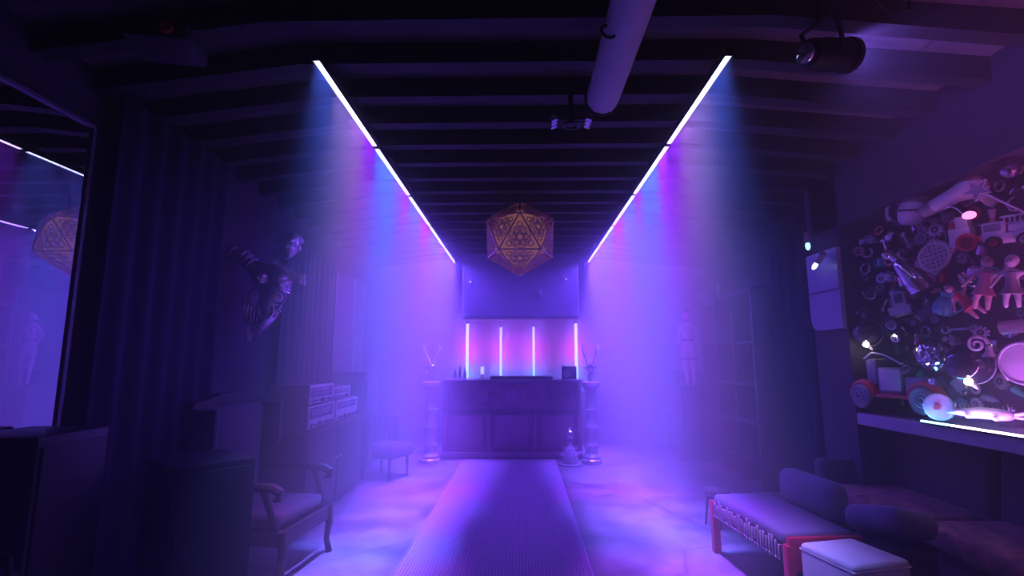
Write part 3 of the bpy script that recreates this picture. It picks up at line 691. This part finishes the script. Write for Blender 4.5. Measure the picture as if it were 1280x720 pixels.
# pale rounded panel at the display's far end
out = [(-.24, .0 + .1), (-.21, .03), (-.14, 0), (.24, 0), (.24, .74), (-.24, .74)]
b = thing('rounded_panel', 'blue-grey panel with a rounded lower corner at the far end of the toy display', 'panel', (2.875, 4.74, 1.78), R(-90))
MB().prism(out, -.02, .02).build('panel', mat('blue_grey_panel', (.3, .3, .45), .35), b)
MB().box((-.0, -.022, .36), (.48, .006, .01)).build('joint', DARK, b)

# ------------------------------------------------------------------ LED strip along the display sill
cols = [(.06, .35, 1), (.3, .2, 1), (.55, .12, .9), (.75, .14, .85), (.85, .15, .8), (.85, .12, .75), (.8, .12, .8)]
y1 = 3.77
for i in range(5):
    L = .24 if i == 0 else .98; yc = y1 - L / 2; y1 -= L + .012
    b = thing('led_strip', ('short cyan end piece of the glowing LED strip along the display sill', 'long white glowing LED strip piece along the display sill next to the cyan end', 'LED strip piece of the display sill beside the sofa middle', 'LED strip piece of the display sill near the sofa end', 'LED strip piece of the display sill nearest the front wall')[i], 'light strip', (2.89, yc, 1.06), 0, 'LED strip pieces along the display sill')
    MB().box((.004, 0, -.008), (.03, L, .016), .002).build('channel', BLACKM, b)
    MB().box((-.004, 0, .005), (.02, L - .004, .014), .005).build('diffuser', emit('strip_led_%d' % i, [(.3, .85, 1), (.95, .8, 1), (1, .7, .95), (1, .7, .95), (1, .7, .95)][i], 6), b)
    n = 1 if i == 0 else 3
    for k in range(n):
        c = cols[min(6, (0 if i == 0 else 1 + (i - 1) * 3 + k))]
        area('strip_pixels', (-.02, -L / 2 + L * (n - k - .5) / n * 1.0, .02), (0, R(-150), 0), .02, L / n * .9, c, (6.0 if i < 1 else 12 if i < 2 else 19.0) * L / n, 150, b)

# ------------------------------------------------------------------ the display of toys
FACE = -90 + 28
TOYS = []                                                   # (y, z, radius, short name) of the big ones
def toy(name, label, cat, y, z, x=3.02, roll=0.0, face=FACE, scale=1.0, rad=.1, short=None, group='toys and junk in the wall display'):
    b = thing(name, label, cat, (x, y, z), (0, 0, 0), group, scale)
    b.rotation_euler = (Matrix.Rotation(R(face), 3, 'Z') @ Matrix.Rotation(R(roll), 3, 'Y')).to_euler()
    if rad: TOYS.append((y, z, rad, short or label))
    return b
def wheel(b, x, z, r, y=-.06, rim=PALEPLAST, tyre=RUBBER, w=.03):
    t_ = MB().torus((x, y, z), r * .78, r * .24, 22, 8, (R(90), 0, 0)).build('wheel', tyre, b)
    m_ = MB().cyl((x, y + .01, z), (x, y - w * .5, z), r * .6, r * .52, 18); m_.build('hub', rim, t_)
    n_ = MB().torus((x, y - w * .5, z), r * .36, r * .06, 16, 6, (R(90), 0, 0)); n_.cyl((x, y - w * .4, z), (x, y - w * .75, z), r * .16, n=10); n_.build('hub_cap', DARKPLAST, t_)
def plate(mb, x0, x1, z0, z1, y0, y1, r=.006): mb.box(((x0 + x1) / 2, (y0 + y1) / 2, (z0 + z1) / 2), (x1 - x0, y1 - y0, z1 - z0), r); return mb

# crane truck
b = toy('toy_truck', 'pale toy ladder truck with a row of wheels, upper right of the toy display', 'toy truck', 3.11, 2.29, x=3.1, rad=.26, short='ladder truck', roll=2)
m_ = MB(); plate(m_, -.13, .26, -.05, .0, -.06, .06); plate(m_, -.02, .26, .0, .05, -.055, .055); m_.build('body', PALEPLAST, b)
m_ = MB(); plate(m_, -.15, -.03, -.05, .08, -.058, .058, .012); m_.build('cab', PALEPLAST, b)
m_ = MB(); plate(m_, -.135, -.05, .02, .065, -.062, -.056, .003); m_.build('window', GREYPLAST, b)
l_ = MB()
for z in (.06, .105): l_.box((.12, -.03, z), (.36, .012, .012))
for k in range(14): l_.box((-.04 + .025 * k, -.03, .083), (.008, .01, .045))
l_.build('ladder', PALEPLAST, b)
for x in (.06, .15): wheel(b, x, -.06, .045, -.066)
wheel(b, -.09, -.06, .045, -.066, REDPLAST)
# grey cab unit with a red wheel
b = toy('toy_tractor', 'pale boxy toy cab with a red wheel left of the ladder truck', 'toy tractor', 3.41, 2.33, rad=.13, short='boxy toy cab')
m_ = MB(); plate(m_, -.05, .07, -.06, .06, -.05, .05); plate(m_, -.01, .06, .06, .14, -.04, .04); m_.build('body', PALEPLAST, b)
wheel(b, .05, -.05, .062, -.062, REDPLAST, REDPLAST)
m_ = MB(); plate(m_, .07, .13, -.04, -.01, -.03, .03); m_.build('hitch', REDPLAST, b)
# egg carton like track
b = toy('toy_track', 'grey oval toy crawler track full of round holes beside the boxy cab', 'toy track', 3.60, 2.24, x=2.98, rad=.12, short='grey crawler track', roll=35)
m_ = MB().box((0, .02, 0), (.17, .03, .24), .015); m_.build('base', GREYPLAST, b)
r_ = MB()
for i in range(4):
    for j in range(5): r_.torus((-.06 + .04 * i, -.0, -.088 + .044 * j), .016, .006, 12, 6, (R(90), 0, 0))
r_.build('hole_ring', PALEPLAST, b); MB().torus((0, 0, 0), .1, .012, 28, 6, (R(90), 0, 0), sc=(.9, 1, 1)).build('rim', PALEPLAST, b)
# jug
b = toy('enamel_jug', 'pale open jug with a hooked handle at the upper left of the toy display', 'jug', 3.79, 2.63, rad=.16, short='hooked jug', roll=12)
MB().lathe([(.06, -.1), (.09, -.07), (.1, .02), (.075, .09), (.095, .125), (.085, .125), (.065, .09), (.09, .02), (.08, -.06), (.01, -.08)], n=20).build('body', PALEPLAST, b)
MB().tube([(-.09, 0, .07), (-.15, 0, .075), (-.185, 0, .04), (-.18, 0, -.02), (-.15, 0, -.06)], .012).build('handle', PALEPLAST, b)
MB().torus((0, -.0, .0), .101, .008, 24, 6).build('band', DARKPLAST, b)
# dryer
b = toy('hair_dryer', 'pale hair dryer with a slanting handle lying at the top of the toy display', 'hair dryer', 3.38, 2.64, rad=.2, short='pale hair dryer', roll=-20)
MB().lathe([(.045, -.17), (.05, -.16), (.055, -.02), (.085, .06), (.085, .12), (.06, .15), (.02, .155)], (0, 0, 0), 20, (0, R(90), 0)).build('barrel', PALEPLAST, b)
MB().box((.1, 0, -.11), (.06, .05, .16), .015, 3, (0, R(-18), 0)).build('handle', PALEPLAST, b)
MB().lathe([(.04, -.24), (.05, -.18), (.047, -.165)], (0, 0, 0), 16, (0, R(90), 0)).build('nozzle', GREYPLAST, b)
# star wand
b = toy('star_wand', 'thin toy wand tipped with a five pointed star above the ladder truck', 'wand', 3.145, 2.58, x=2.93, rad=.09, short='star wand', roll=45)
so = [((.075 if k % 2 == 0 else .034) * math.sin(k * PI / 5), (.075 if k % 2 == 0 else .034) * math.cos(k * PI / 5)) for k in range(10)]
MB().prism(so, -.012, .012).build('star', GREYPLAST, b)
MB().tube([(x, -.014, z) for x, z in so + so[:1]], .005, 6).build('star_rim', PALEPLAST, b); MB().cyl((.034, 0, 0), (.42, 0, 0), .006, n=8).build('stick', PALEPLAST, b)
# disco ball
b = toy('mirror_ball', 'small pink glittering mirror ball at the top right of the toy display', 'mirror ball', 2.97, 2.645, x=2.98, rad=.06, short='pink mirror ball')
t_ = bmesh.new(); bmesh.ops.create_uvsphere(t_, u_segments=16, v_segments=10, radius=.05); mb = MB(); mb._add(t_); mb.build('ball', mat('mirror_facets', (.9, .6, .8), .1, 1.0), b, smooth=False)
MB().cyl((0, 0, .05), (0, 0, .065), .01).build('cap', CHROME, b)
# pink lamp
b = toy('toy_lamp', 'little glowing pink lamp on a curled wire above the boxy cab', 'lamp', 3.27, 2.45, x=2.97, rad=.05, short='pink lamp')
MB().ball((0, 0, 0), .03, 12, (1.3, 1, .9)).build('bulb', emit('pink_bulb', (1, .25, .6), 3.0), b); MB().tube([(-.03, 0, .01), (-.06, 0, .06), (-.1, .01, .09), (-.14, .03, .085)], .005).build('wire', PALEPLAST, b)
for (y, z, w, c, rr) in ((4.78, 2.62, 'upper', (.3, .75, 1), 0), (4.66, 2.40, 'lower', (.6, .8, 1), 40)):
    b = toy('glint_bulb', '%s of two bulbs with painted blue glints at the far end of the toy display' % w, 'lamp', y, z, x=2.77, rad=.05, short=w + ' blue glint bulb', roll=rr)
    MB().ball((0, 0, -.03), .022, 12, (1, 1, 1.9)).build('bulb', emit('painted_blue_glint', c, 4), b); MB().lathe([(.02, .0), (.028, .02), (.03, .1), (.012, .12)], n=14).build('socket', GREYPLAST, b)  # blue glints on glass painted as glow; these are no lamps
# vase
b = toy('silver_vase', 'long silver vase lying at a slant near the middle of the toy display', 'vase', 3.80, 2.15, x=2.95, rad=.18, short='silver vase', roll=-28)
MB().lathe([(.07, -.17), (.085, -.15), (.08, -.05), (.065, .08), (.04, .13), (.055, .17), (.045, .175)], n=22).build('body', CHROME, b); MB().ball((-.03, -.03, .2), .04, 12).build('stopper', CHROME, b)
# tractor
b = toy('toy_tractor', 'pale toy tractor with one ringed wheel below the silver vase', 'toy tractor', 4.03, 1.87, rad=.2, short='ringed wheel tractor', roll=-8)
m_ = MB(); plate(m_, -.06, .1, -.02, .05, -.05, .05, .01); m_.box((.03, 0, .1), (.1, .09, .13), .012); m_.build('body', PALEPLAST, b)
m_ = MB().box((.03, -.048, .11), (.06, .008, .07), .004); m_.build('window', DARKPLAST, b)
wheel(b, -.05, -.09, .07, -.07); wheel(b, .1, -.1, .035, -.066)
MB().cyl((-.04, 0, .05), (-.04, 0, .13), .012).build('exhaust', GREYPLAST, b)
# tipped truck
b = toy('toy_truck', 'dark tipped toy truck showing two pale ringed wheels', 'toy truck', 3.68, 1.83, x=3.13, rad=.23, short='tipped dark truck', roll=-24)
m_ = MB(); plate(m_, -.18, .17, .02, .12, -.05, .05, .015); m_.build('body', DARKPLAST, b)
m_ = MB(); plate(m_, .06, .17, .12, .2, -.05, .05, .02); m_.build('cab', DARKPLAST, b)
wheel(b, -.09, -.0, .05, -.066); wheel(b, .04, -.0, .05, -.066); MB().cyl((.08, -.06, .02), (.2, -.06, .03), .008).build('bumper', PALEPLAST, b)
# balls
for (y, z, r0, w) in ((4.40, 1.73, .115, 'near its far lower corner'), (3.445, 1.475, .135, 'above the white crocodile')):
    b = toy('glass_ball', 'large smoky glass ball with a bright glint, %s%s' % (w, ' of the display' if 'corner' in w else ''), 'glass ball', y, z, x=3.0, rad=r0 + .02, short='smoky ball ' + ('at the corner' if 'corner' in w else 'over the crocodile'))
    MB().ball((0, 0, 0), r0, 28).build('ball', SMOKE, b); MB().torus((0, 0, 0), r0 + .001, .004, 32, 6, (R(90), R(70), 0)).build('seam', GREYPLAST, b); MB().cyl((.03, -.01, -r0 - .03), (.0, 0, -r0 + .005), .006, .02, 8).build('tip', PALEPLAST, b)
    MB().ball((.015, -r0 * .55 - .012, -r0 * .86), .024, 12).build('bulb', emit('added_ball_glint', (1, .9, .8), 14), b)  # added glowing bead in place of the ball's reflected glint; no real bulb
    point('added_ball_glint', (.02, -r0 * .72 - .03, -r0 * 1.1), (1, .8, .8), .5, .012, b)  # added point light that brightens the same glint
# vintage car
b = toy('toy_car', 'large vintage toy car with red fenders standing on the display sill', 'toy car', 4.10, 1.27, x=3.03, rad=.42, short='vintage red toy car', face=-90 + 10)
m_ = MB(); plate(m_, -.16, .06, -.04, .17, -.07, .07, .015); plate(m_, .06, .28, -.04, .1, -.06, .06, .02); m_.build('body', GREYPLAST, b)
m_ = MB().box((-.04, -.074, .07), (.18, .012, .17), .006); m_.build('door', PALEPLAST, b)
m_ = MB().box((-.22, 0, .13), (.1, .13, .22), .02); m_.build('rear_box', GREYPLAST, b)
m_ = MB().box((.02, -.08, -.055), (.34, .06, .03), .008); m_.build('running_board', REDPLAST, b)
for x, rr in ((-.30, .1), (.24, .105)):
    MB().torus((x, -.06, -.07), rr * 1.1, .03, 20, 8, (R(90), 0, 0), arc=.5, sc=(1, 1, 1.6)).build('fender', REDPLAST, b)
    wheel(b, x, -.07, rr, -.1, PALEPLAST, GREYPLAST, .04)
MB().lathe([(.03, 0), (.04, .03), (.035, .05), (.0, .055)], (.3, -.07, .07), 14, (0, R(90), 0)).build('headlamp', CHROME, b)
MB().tube([(-.28, -.06, .24), (-.2, -.06, .29), (-.08, -.06, .27), (.06, -.06, .2)], .008).build('windscreen_frame', PALEPLAST, b)
MB().torus((.09, -.06, .16), .035, .006, 16, 6, (R(60), 0, 0)).build('steering_wheel', CHROME, b)
b = toy('toy_disc', 'loose pink disc wheel leaning in front of the vintage toy car', 'toy wheel', 3.69, 1.17, x=2.96, rad=.09, short='loose pink wheel')
MB().cyl((0, .012, 0), (0, -.012, 0), .085, n=28).build('disc', PINKPLAST, b); MB().torus((0, 0, 0), .085, .012, 28, 8, (R(90), 0, 0)).build('rim', PALEPLAST, b); MB().cyl((0, -.012, 0), (0, -.03, 0), .02).build('hub', REDPLAST, b)
b = toy('toy_drum', 'big round pale drum disc with a square label at the right of the display', 'drum', 3.09, 1.48, rad=.14, short='pale drum disc', face=-90 + 15)
MB().cyl((0, .04, 0), (0, -.02, 0), .125, n=36).build('shell', PALEPLAST, b); MB().torus((0, -.02, 0), .122, .008, 36, 6, (R(90), 0, 0)).build('rim', SILVER, b); MB().box((.05, -.024, -.03), (.05, .008, .07), .003, 1, (0, R(15), 0)).build('label', GREYPLAST, b)
# crocodile
b = toy('toy_crocodile', 'white toy crocodile lying on the display sill with open jaws', 'toy animal', 3.34, 1.13, x=2.98, rad=.27, short='white crocodile', face=-90 + 8)
skin('body', [(0, 0, .03), (.1, 0, .035), (.16, 0, .035), (-.1, 0, .03), (-.2, -.01, .02), (-.28, .02, .01), (.08, -.06, .0), (-.08, -.06, .0), (.08, .06, .0), (-.08, .06, .0)], [(0, 1), (1, 2), (0, 3), (3, 4), (4, 5), (1, 6), (3, 7), (1, 8), (3, 9)], [.04, .035, .03, .035, .02, .008, .014, .014, .014, .014], PALEPLAST, b)
m_ = MB().box((.24, 0, .055), (.14, .05, .02), .008, 2, (0, R(-14), 0)); m_.box((.24, 0, .02), (.14, .045, .016), .006, 2, (0, R(4), 0)); m_.build('jaws', PALEPLAST, b)
m_ = MB()
for k in range(12): m_.cyl((-.2 + .03 * k, 0, .05), (-.2 + .03 * k, 0, .082), .01, .002, 6)
m_.build('back_ridge', GREYPLAST, b); MB().ball((.18, -.03, .07), .01, 8).build('eye', DARKPLAST, b)
# crumpled foil, pitcher, tube, horn, spanner
b = toy('crumpled_foil', 'crumpled bundle of shiny clear foil left of the smoky ball', 'foil', 3.74, 1.53, rad=.13, short='crumpled foil')
t_ = bmesh.new(); bmesh.ops.create_icosphere(t_, subdivisions=4, radius=.11); rnd = random.Random(8)
ph = [(rnd.uniform(-70, 70), rnd.uniform(-70, 70), rnd.uniform(-70, 70), rnd.uniform(0, 6)) for _ in range(7)]
for v in t_.verts: v.co *= 1 + .05 * sum(abs(math.sin(a * v.co.x + q * v.co.y + e * v.co.z + f_)) for a, q, e, f_ in ph) - .2
mb = MB(); mb._add(t_); mb.build('sheet', CHROME, b, smooth=False)
b = toy('glass_pitcher', 'small teal glass pitcher right of the tipped dark truck', 'pitcher', 3.55, 1.88, x=2.97, rad=.1, short='teal pitcher', roll=20)
MB().lathe([(.05, -.07), (.065, -.03), (.055, .03), (.035, .06), (.045, .09), (.01, .085)], n=18).build('body', TEALPLAST, b); MB().torus((.07, 0, .01), .035, .008, 16, 6, (R(90), 0, 0)).build('handle', TEALPLAST, b)
b = toy('mailing_tube', 'short pale cardboard tube lying level above the drum disc', 'tube', 3.12, 1.71, x=3.1, rad=.15, short='pale tube', roll=-4)
MB().cyl((-.13, 0, 0), (.12, 0, 0), .042, n=20).build('body', PALEPLAST, b); MB().cyl((.12, 0, 0), (.135, 0, 0), .046, n=20).build('lid', GREYPLAST, b)
b = toy('curly_horn', 'coiled pale horn under the cardboard tube', 'horn', 3.29, 1.60, x=2.93, rad=.07, short='coiled horn')
MB().tube([(.055 * (1 - i / 34) * math.cos(i * .35), -.02 * i / 30, .055 * (1 - i / 34) * math.sin(i * .35)) for i in range(30)], [.014 * (1 - .6 * i / 30) for i in range(30)], 8).build('coil', PALEPLAST, b)
MB().lathe([(.014, 0), (.02, .04), (.04, .07), (.036, .07)], (.055, 0, -.01), 14, (R(180), 0, 0)).build('bell', PALEPLAST, b)
b = toy('toy_spanner', 'pale toy spanner lying level under the teal pitcher', 'spanner', 3.51, 1.71, rad=.09, short='pale spanner')
MB().box((0, 0, 0), (.14, .012, .018), .004).build('shaft', PALEPLAST, b)
for s in (-1, 1): MB().torus((s * .08, 0, 0), .02, .009, 14, 6, (R(90), R(30) if s > 0 else R(210), 0), arc=.8).build('jaw', PALEPLAST, b)
# dolls
def doll(label, y, z, m1, m2, roll, sc=1.0, hair=DARKPLAST, rad=.16, short=None):
    b = toy('toy_doll', label, 'doll', y, z, x=2.95, roll=roll, scale=sc, rad=rad, short=short)
    skin('body', [(0, 0, 0), (0, 0, .05), (0, 0, .09), (0, 0, .115), (-.025, 0, -.03), (-.03, -.01, -.09), (-.03, 0, -.14), (.025, 0, -.03), (.03, -.01, -.09), (.03, 0, -.14), (-.05, 0, .08), (-.08, -.01, .03), (-.1, -.03, -.01), (.05, 0, .08), (.085, -.01, .1), (.11, -.03, .14)],
         [(0, 1), (1, 2), (2, 3), (0, 4), (4, 5), (5, 6), (0, 7), (7, 8), (8, 9), (2, 10), (10, 11), (11, 12), (2, 13), (13, 14), (14, 15)], [.034, .028, .032, .014, .022, .016, .012, .022, .016, .012, .014, .012, .009, .014, .012, .009], m1, b, sub=1)
    h = MB().ball((0, -.003, .155), .035, 14, (.9, .95, 1.1)); h.ball((0, -.037, .15), .006, 6); h.build('head', m1, b)
    MB().ball((0, .008, .165), .038, 12, (.97, .95, 1)).build('hair', hair, b); MB().lathe([(.06, -.05), (.035, .0), (.03, .05), (.036, .085), (.02, .095)], n=14).build('dress', m2, b)
    for s in (-1, 1): MB().ball((s * .012, -.036, .16), .005, 6).build('eye', DARKPLAST, b)
doll('doll in a pale mauve dress under the ladder truck', 3.21, 1.96, SKIN_T, PINKPLAST, 12, 1.05, short='mauve doll')
doll('doll in a red dress between the teal pitcher and the cardboard tube', 3.35, 1.875, SKIN_T, REDPLAST, -38, .85, rad=.11, short='red doll')
doll('white doll in a grey dress at the right edge over the cardboard tube', 3.03, 1.94, PALEPLAST, GREYPLAST, 5, .95, PALEPLAST, short='white doll')

# countless smaller pieces: each its own object
rnd = random.Random(21)
def k_cog(b, m):
    g = MB(); g.cyl((0, .012, 0), (0, -.012, 0), .034, n=20)
    for k in range(10):
        a = k * PI / 5; g.box((.038 * math.cos(a), 0, .038 * math.sin(a)), (.014, .024, .014), .002, 1, (0, -a, 0))
    g.build('gear', m, b); MB().torus((0, -.014, 0), .014, .006, 14, 6, (R(90), 0, 0)).build('hub', DARKPLAST, b)
def k_block(b, m):
    MB().box((0, 0, 0), (.08, .05, .05), .006).build('block', m, b); s = MB()
    for i in (-1, 0, 1): s.cyl((i * .025, 0, .025), (i * .025, 0, .036), .009, n=10)
    s.build('stud', m, b)
def k_bottle(b, m):
    MB().lathe([(.024, -.06), (.027, -.05), (.027, .015), (.01, .04), (.01, .058)], n=14).build('body', m, b); MB().cyl((0, 0, .056), (0, 0, .07), .013, n=10).build('cap', DARKPLAST, b)
def k_car(b, m):
    g = MB(); plate(g, -.06, .06, -.02, .012, -.028, .028, .008); plate(g, -.03, .035, .01, .036, -.024, .024, .01); g.build('body', m, b)
    for x in (-.036, .036): MB().torus((x, -.03, -.02), .013, .006, 14, 6, (R(90), 0, 0)).build('wheel', PALEPLAST, b)
def k_ring(b, m):
    MB().torus((0, 0, 0), .036, .009, 22, 8, (R(90), 0, 0)).build('ring', m, b); MB().ball((0, -.004, .036), .013, 8).build('bead', CHROME, b)
def k_spoon(b, m):
    MB().ball((0, 0, .06), .026, 12, (.75, .3, 1)).build('bowl', m, b); MB().tube([(0, 0, .04), (0, -.006, -.02), (0, 0, -.085)], [.005, .005, .008], 6).build('handle', m, b)
def k_peg(b, m):
    MB().lathe([(.024, -.05), (.026, -.04), (.014, .015), (.012, .02)], n=14).build('body', m, b); MB().ball((0, 0, .036), .02, 12).build('head', SKIN_T, b); MB().ball((0, .003, .044), .0205, 10, (1, 1, .8)).build('hat', DARKPLAST, b)
def k_cup(b, m):
    MB().lathe([(.022, -.035), (.026, -.03), (.034, .035), (.03, .035), (.022, -.025), (.0, -.026)], n=16).build('body', m, b); MB().torus((.036, 0, 0), .017, .005, 14, 6, (R(90), 0, 0)).build('handle', m, b)
def k_bone(b, m):
    g = MB(); g.cyl((-.05, 0, 0), (.05, 0, 0), .009, n=10)
    for s in (-1, 1):
        for q in (-1, 1): g.ball((s * .055, 0, q * .01), .014, 10)
    g.build('bone', m, b)
def k_robot(b, m):
    MB().box((0, 0, 0), (.05, .035, .055), .006).build('body', m, b); h = MB().box((0, 0, .045), (.034, .03, .028), .005).build('head', m, b)
    MB().cyl((0, 0, .058), (0, 0, .075), .003, n=6).build('antenna', CHROME, h)
    for s in (-1, 1):
        MB().box((s * .034, 0, .0), (.012, .014, .045), .003).build('arm', GREYPLAST, b); MB().box((s * .014, 0, -.045), (.016, .022, .038), .003).build('leg', GREYPLAST, b); MB().ball((s * .008, -.016, .048), .005, 6).build('eye', REDPLAST, b)
def k_beads(b, m):
    for k in range(9):
        a = k * .42 - 1.6; MB().ball((.05 * math.sin(a), -.004, .03 - .05 * math.cos(a)), .0105, 8).build('bead', m, b)
    MB().tube([(.05 * math.sin(k * .21 - 1.7), 0, .03 - .05 * math.cos(k * .21 - 1.7)) for k in range(17)], .003, 6).build('thread', DARKPLAST, b)
def k_key(b, m):
    MB().torus((0, 0, .045), .024, .007, 16, 6, (R(90), 0, 0)).build('bow', m, b); g = MB(); g.cyl((0, 0, .022), (0, 0, -.07), .006, n=8); g.box((.014, 0, -.06), (.024, .006, .012)); g.box((.012, 0, -.04), (.02, .006, .01)); g.build('blade', m, b)
KIND = [('toy_cog', 'cog wheel', k_cog), ('toy_block', 'stud block', k_block), ('small_bottle', 'bottle', k_bottle), ('small_car', 'toy car', k_car), ('bead_ring', 'ring', k_ring), ('toy_spoon', 'spoon', k_spoon), ('peg_figure', 'peg figure', k_peg), ('toy_cup', 'cup', k_cup), ('toy_bone', 'bone', k_bone), ('toy_robot', 'toy robot', k_robot), ('bead_string', 'bead string', k_beads), ('toy_key', 'key', k_key)]
COL = [('pale', PALEPLAST), ('grey', GREYPLAST), ('dark', DARKPLAST), ('silver', CHROME), ('pale', PALEPLAST), ('pink', PINKPLAST), ('grey', GREYPLAST), ('bronze', BRONZE), ('silver', CHROME), ('red', REDPLAST), ('teal', TEALPLAST)]
protos = {}; used = {}; placed = []
tries = 0
KR = (.047, .05, .068, .062, .05, .085, .056, .052, .066, .074, .062, .072)
while len(placed) < 260 and tries < 60000:
    tries += 1
    y = 2.75 + (4.62 - 2.75) * rnd.random(); z = 1.15 + (2.70 - 1.15) * rnd.random()
    if z > 2.74 - .22 * max(0, (y - 3.6)): continue
    if math.hypot(max(0, y - 4.45), max(0, 1.35 - z)) > .2: continue
    ki = rnd.randrange(len(KIND)); sz = rnd.uniform(.9, 1.25); kr = KR[ki] * sz
    layer = int(rnd.random() < .55)
    if z - kr < 1.06: continue
    if any(math.hypot(y - a, z - c) < r_ * .86 + kr * 1.05 for a, c, r_, n_ in TOYS if layer == 0 or 'truck' in n_ or 'cab' in n_ or 'tube' in n_): continue
    if any(l == layer and math.hypot(y - a, z - c) < (kr + q) * .98 for a, c, l, q in placed): continue
    placed.append((y, z, layer, kr))
    ci = rnd.randrange(len(COL))
    nm, word, fn = KIND[ki]; cw, cm = COL[ci]
    # what it lies next to
    a, c, r_, sh = min(TOYS, key=lambda q: math.hypot((q[0] - y), q[1] - z))
    dy, dz = a - y, z - c
    rel = ('above' if dz > 0 else 'below') if abs(dz) > abs(dy) else ('right of' if dy > 0 else 'left of')
    if layer: rel = 'tucked behind'
    lab = 'small %s %s %s the %s in the display' % (cw, word, rel, sh)
    if lab in used:
        lab = 'small %s %s further %s the %s in the display' % (cw, word, rel, sh)
        if lab in used: lab = 'small %s %s farthest %s the %s in the display' % (cw, word, rel, sh)
    if lab in used: placed.pop(); continue
    used[lab] = 1
    key = (ki, cw)
    if key not in protos:
        b = thing(nm, lab, word.split()[-1] if word not in ('toy car', 'toy robot', 'cog wheel') else word, (0, 0, 0)); fn(b, cm); protos[key] = b
    else:
        b = copy_tree(protos[key]); b['label'] = lab
    b['group'] = 'small toys and trinkets packed in the wall display'
    b.scale = (sz, sz, sz); b.location = (3.30 if layer else rnd.uniform(3.02, 3.12), y, z)
    b.rotation_euler = (Matrix.Rotation(R(-90 + rnd.uniform(-8, 8) if layer else FACE + rnd.uniform(-15, 15)), 3, 'Z') @ Matrix.Rotation(rnd.uniform(0, 2 * PI), 3, 'Y') @ Matrix.Rotation(rnd.uniform(-.5, .5) * (.25 if layer else 1), 3, 'X')).to_euler()

# ------------------------------------------------------------------ camera and render look
cd = bpy.data.cameras.new('camera'); cam = bpy.data.objects.new('camera', cd); C.objects.link(cam)
cd.sensor_width = 36; cd.lens = 625 / 1280 * 36; cd.clip_start = .05; cd.clip_end = 100
cam.location = (0, 0, 1.5); cam.rotation_euler = (R(90 + 8.194), 0, R(1.089))
S.camera = cam
w = bpy.data.worlds.new('world'); S.world = w; w.use_nodes = True
w.node_tree.nodes['Background'].inputs[0].default_value = (0, 0, 0, 1); w.node_tree.nodes['Background'].inputs[1].default_value = 0
cy = S.cycles
cy.use_denoising = True
try: cy.denoiser = 'OPENIMAGEDENOISE'
except Exception: pass
cy.max_bounces = 6; cy.diffuse_bounces = 2; cy.glossy_bounces = 3; cy.transmission_bounces = 2; cy.volume_bounces = 0; cy.transparent_max_bounces = 4
cy.sample_clamp_indirect = 4; cy.caustics_reflective = False; cy.caustics_refractive = False
S.view_settings.view_transform = 'Standard'; S.view_settings.look = 'None'
S.view_settings.gamma = 1; S.view_settings.use_curve_mapping = False; S.view_settings.exposure = 0
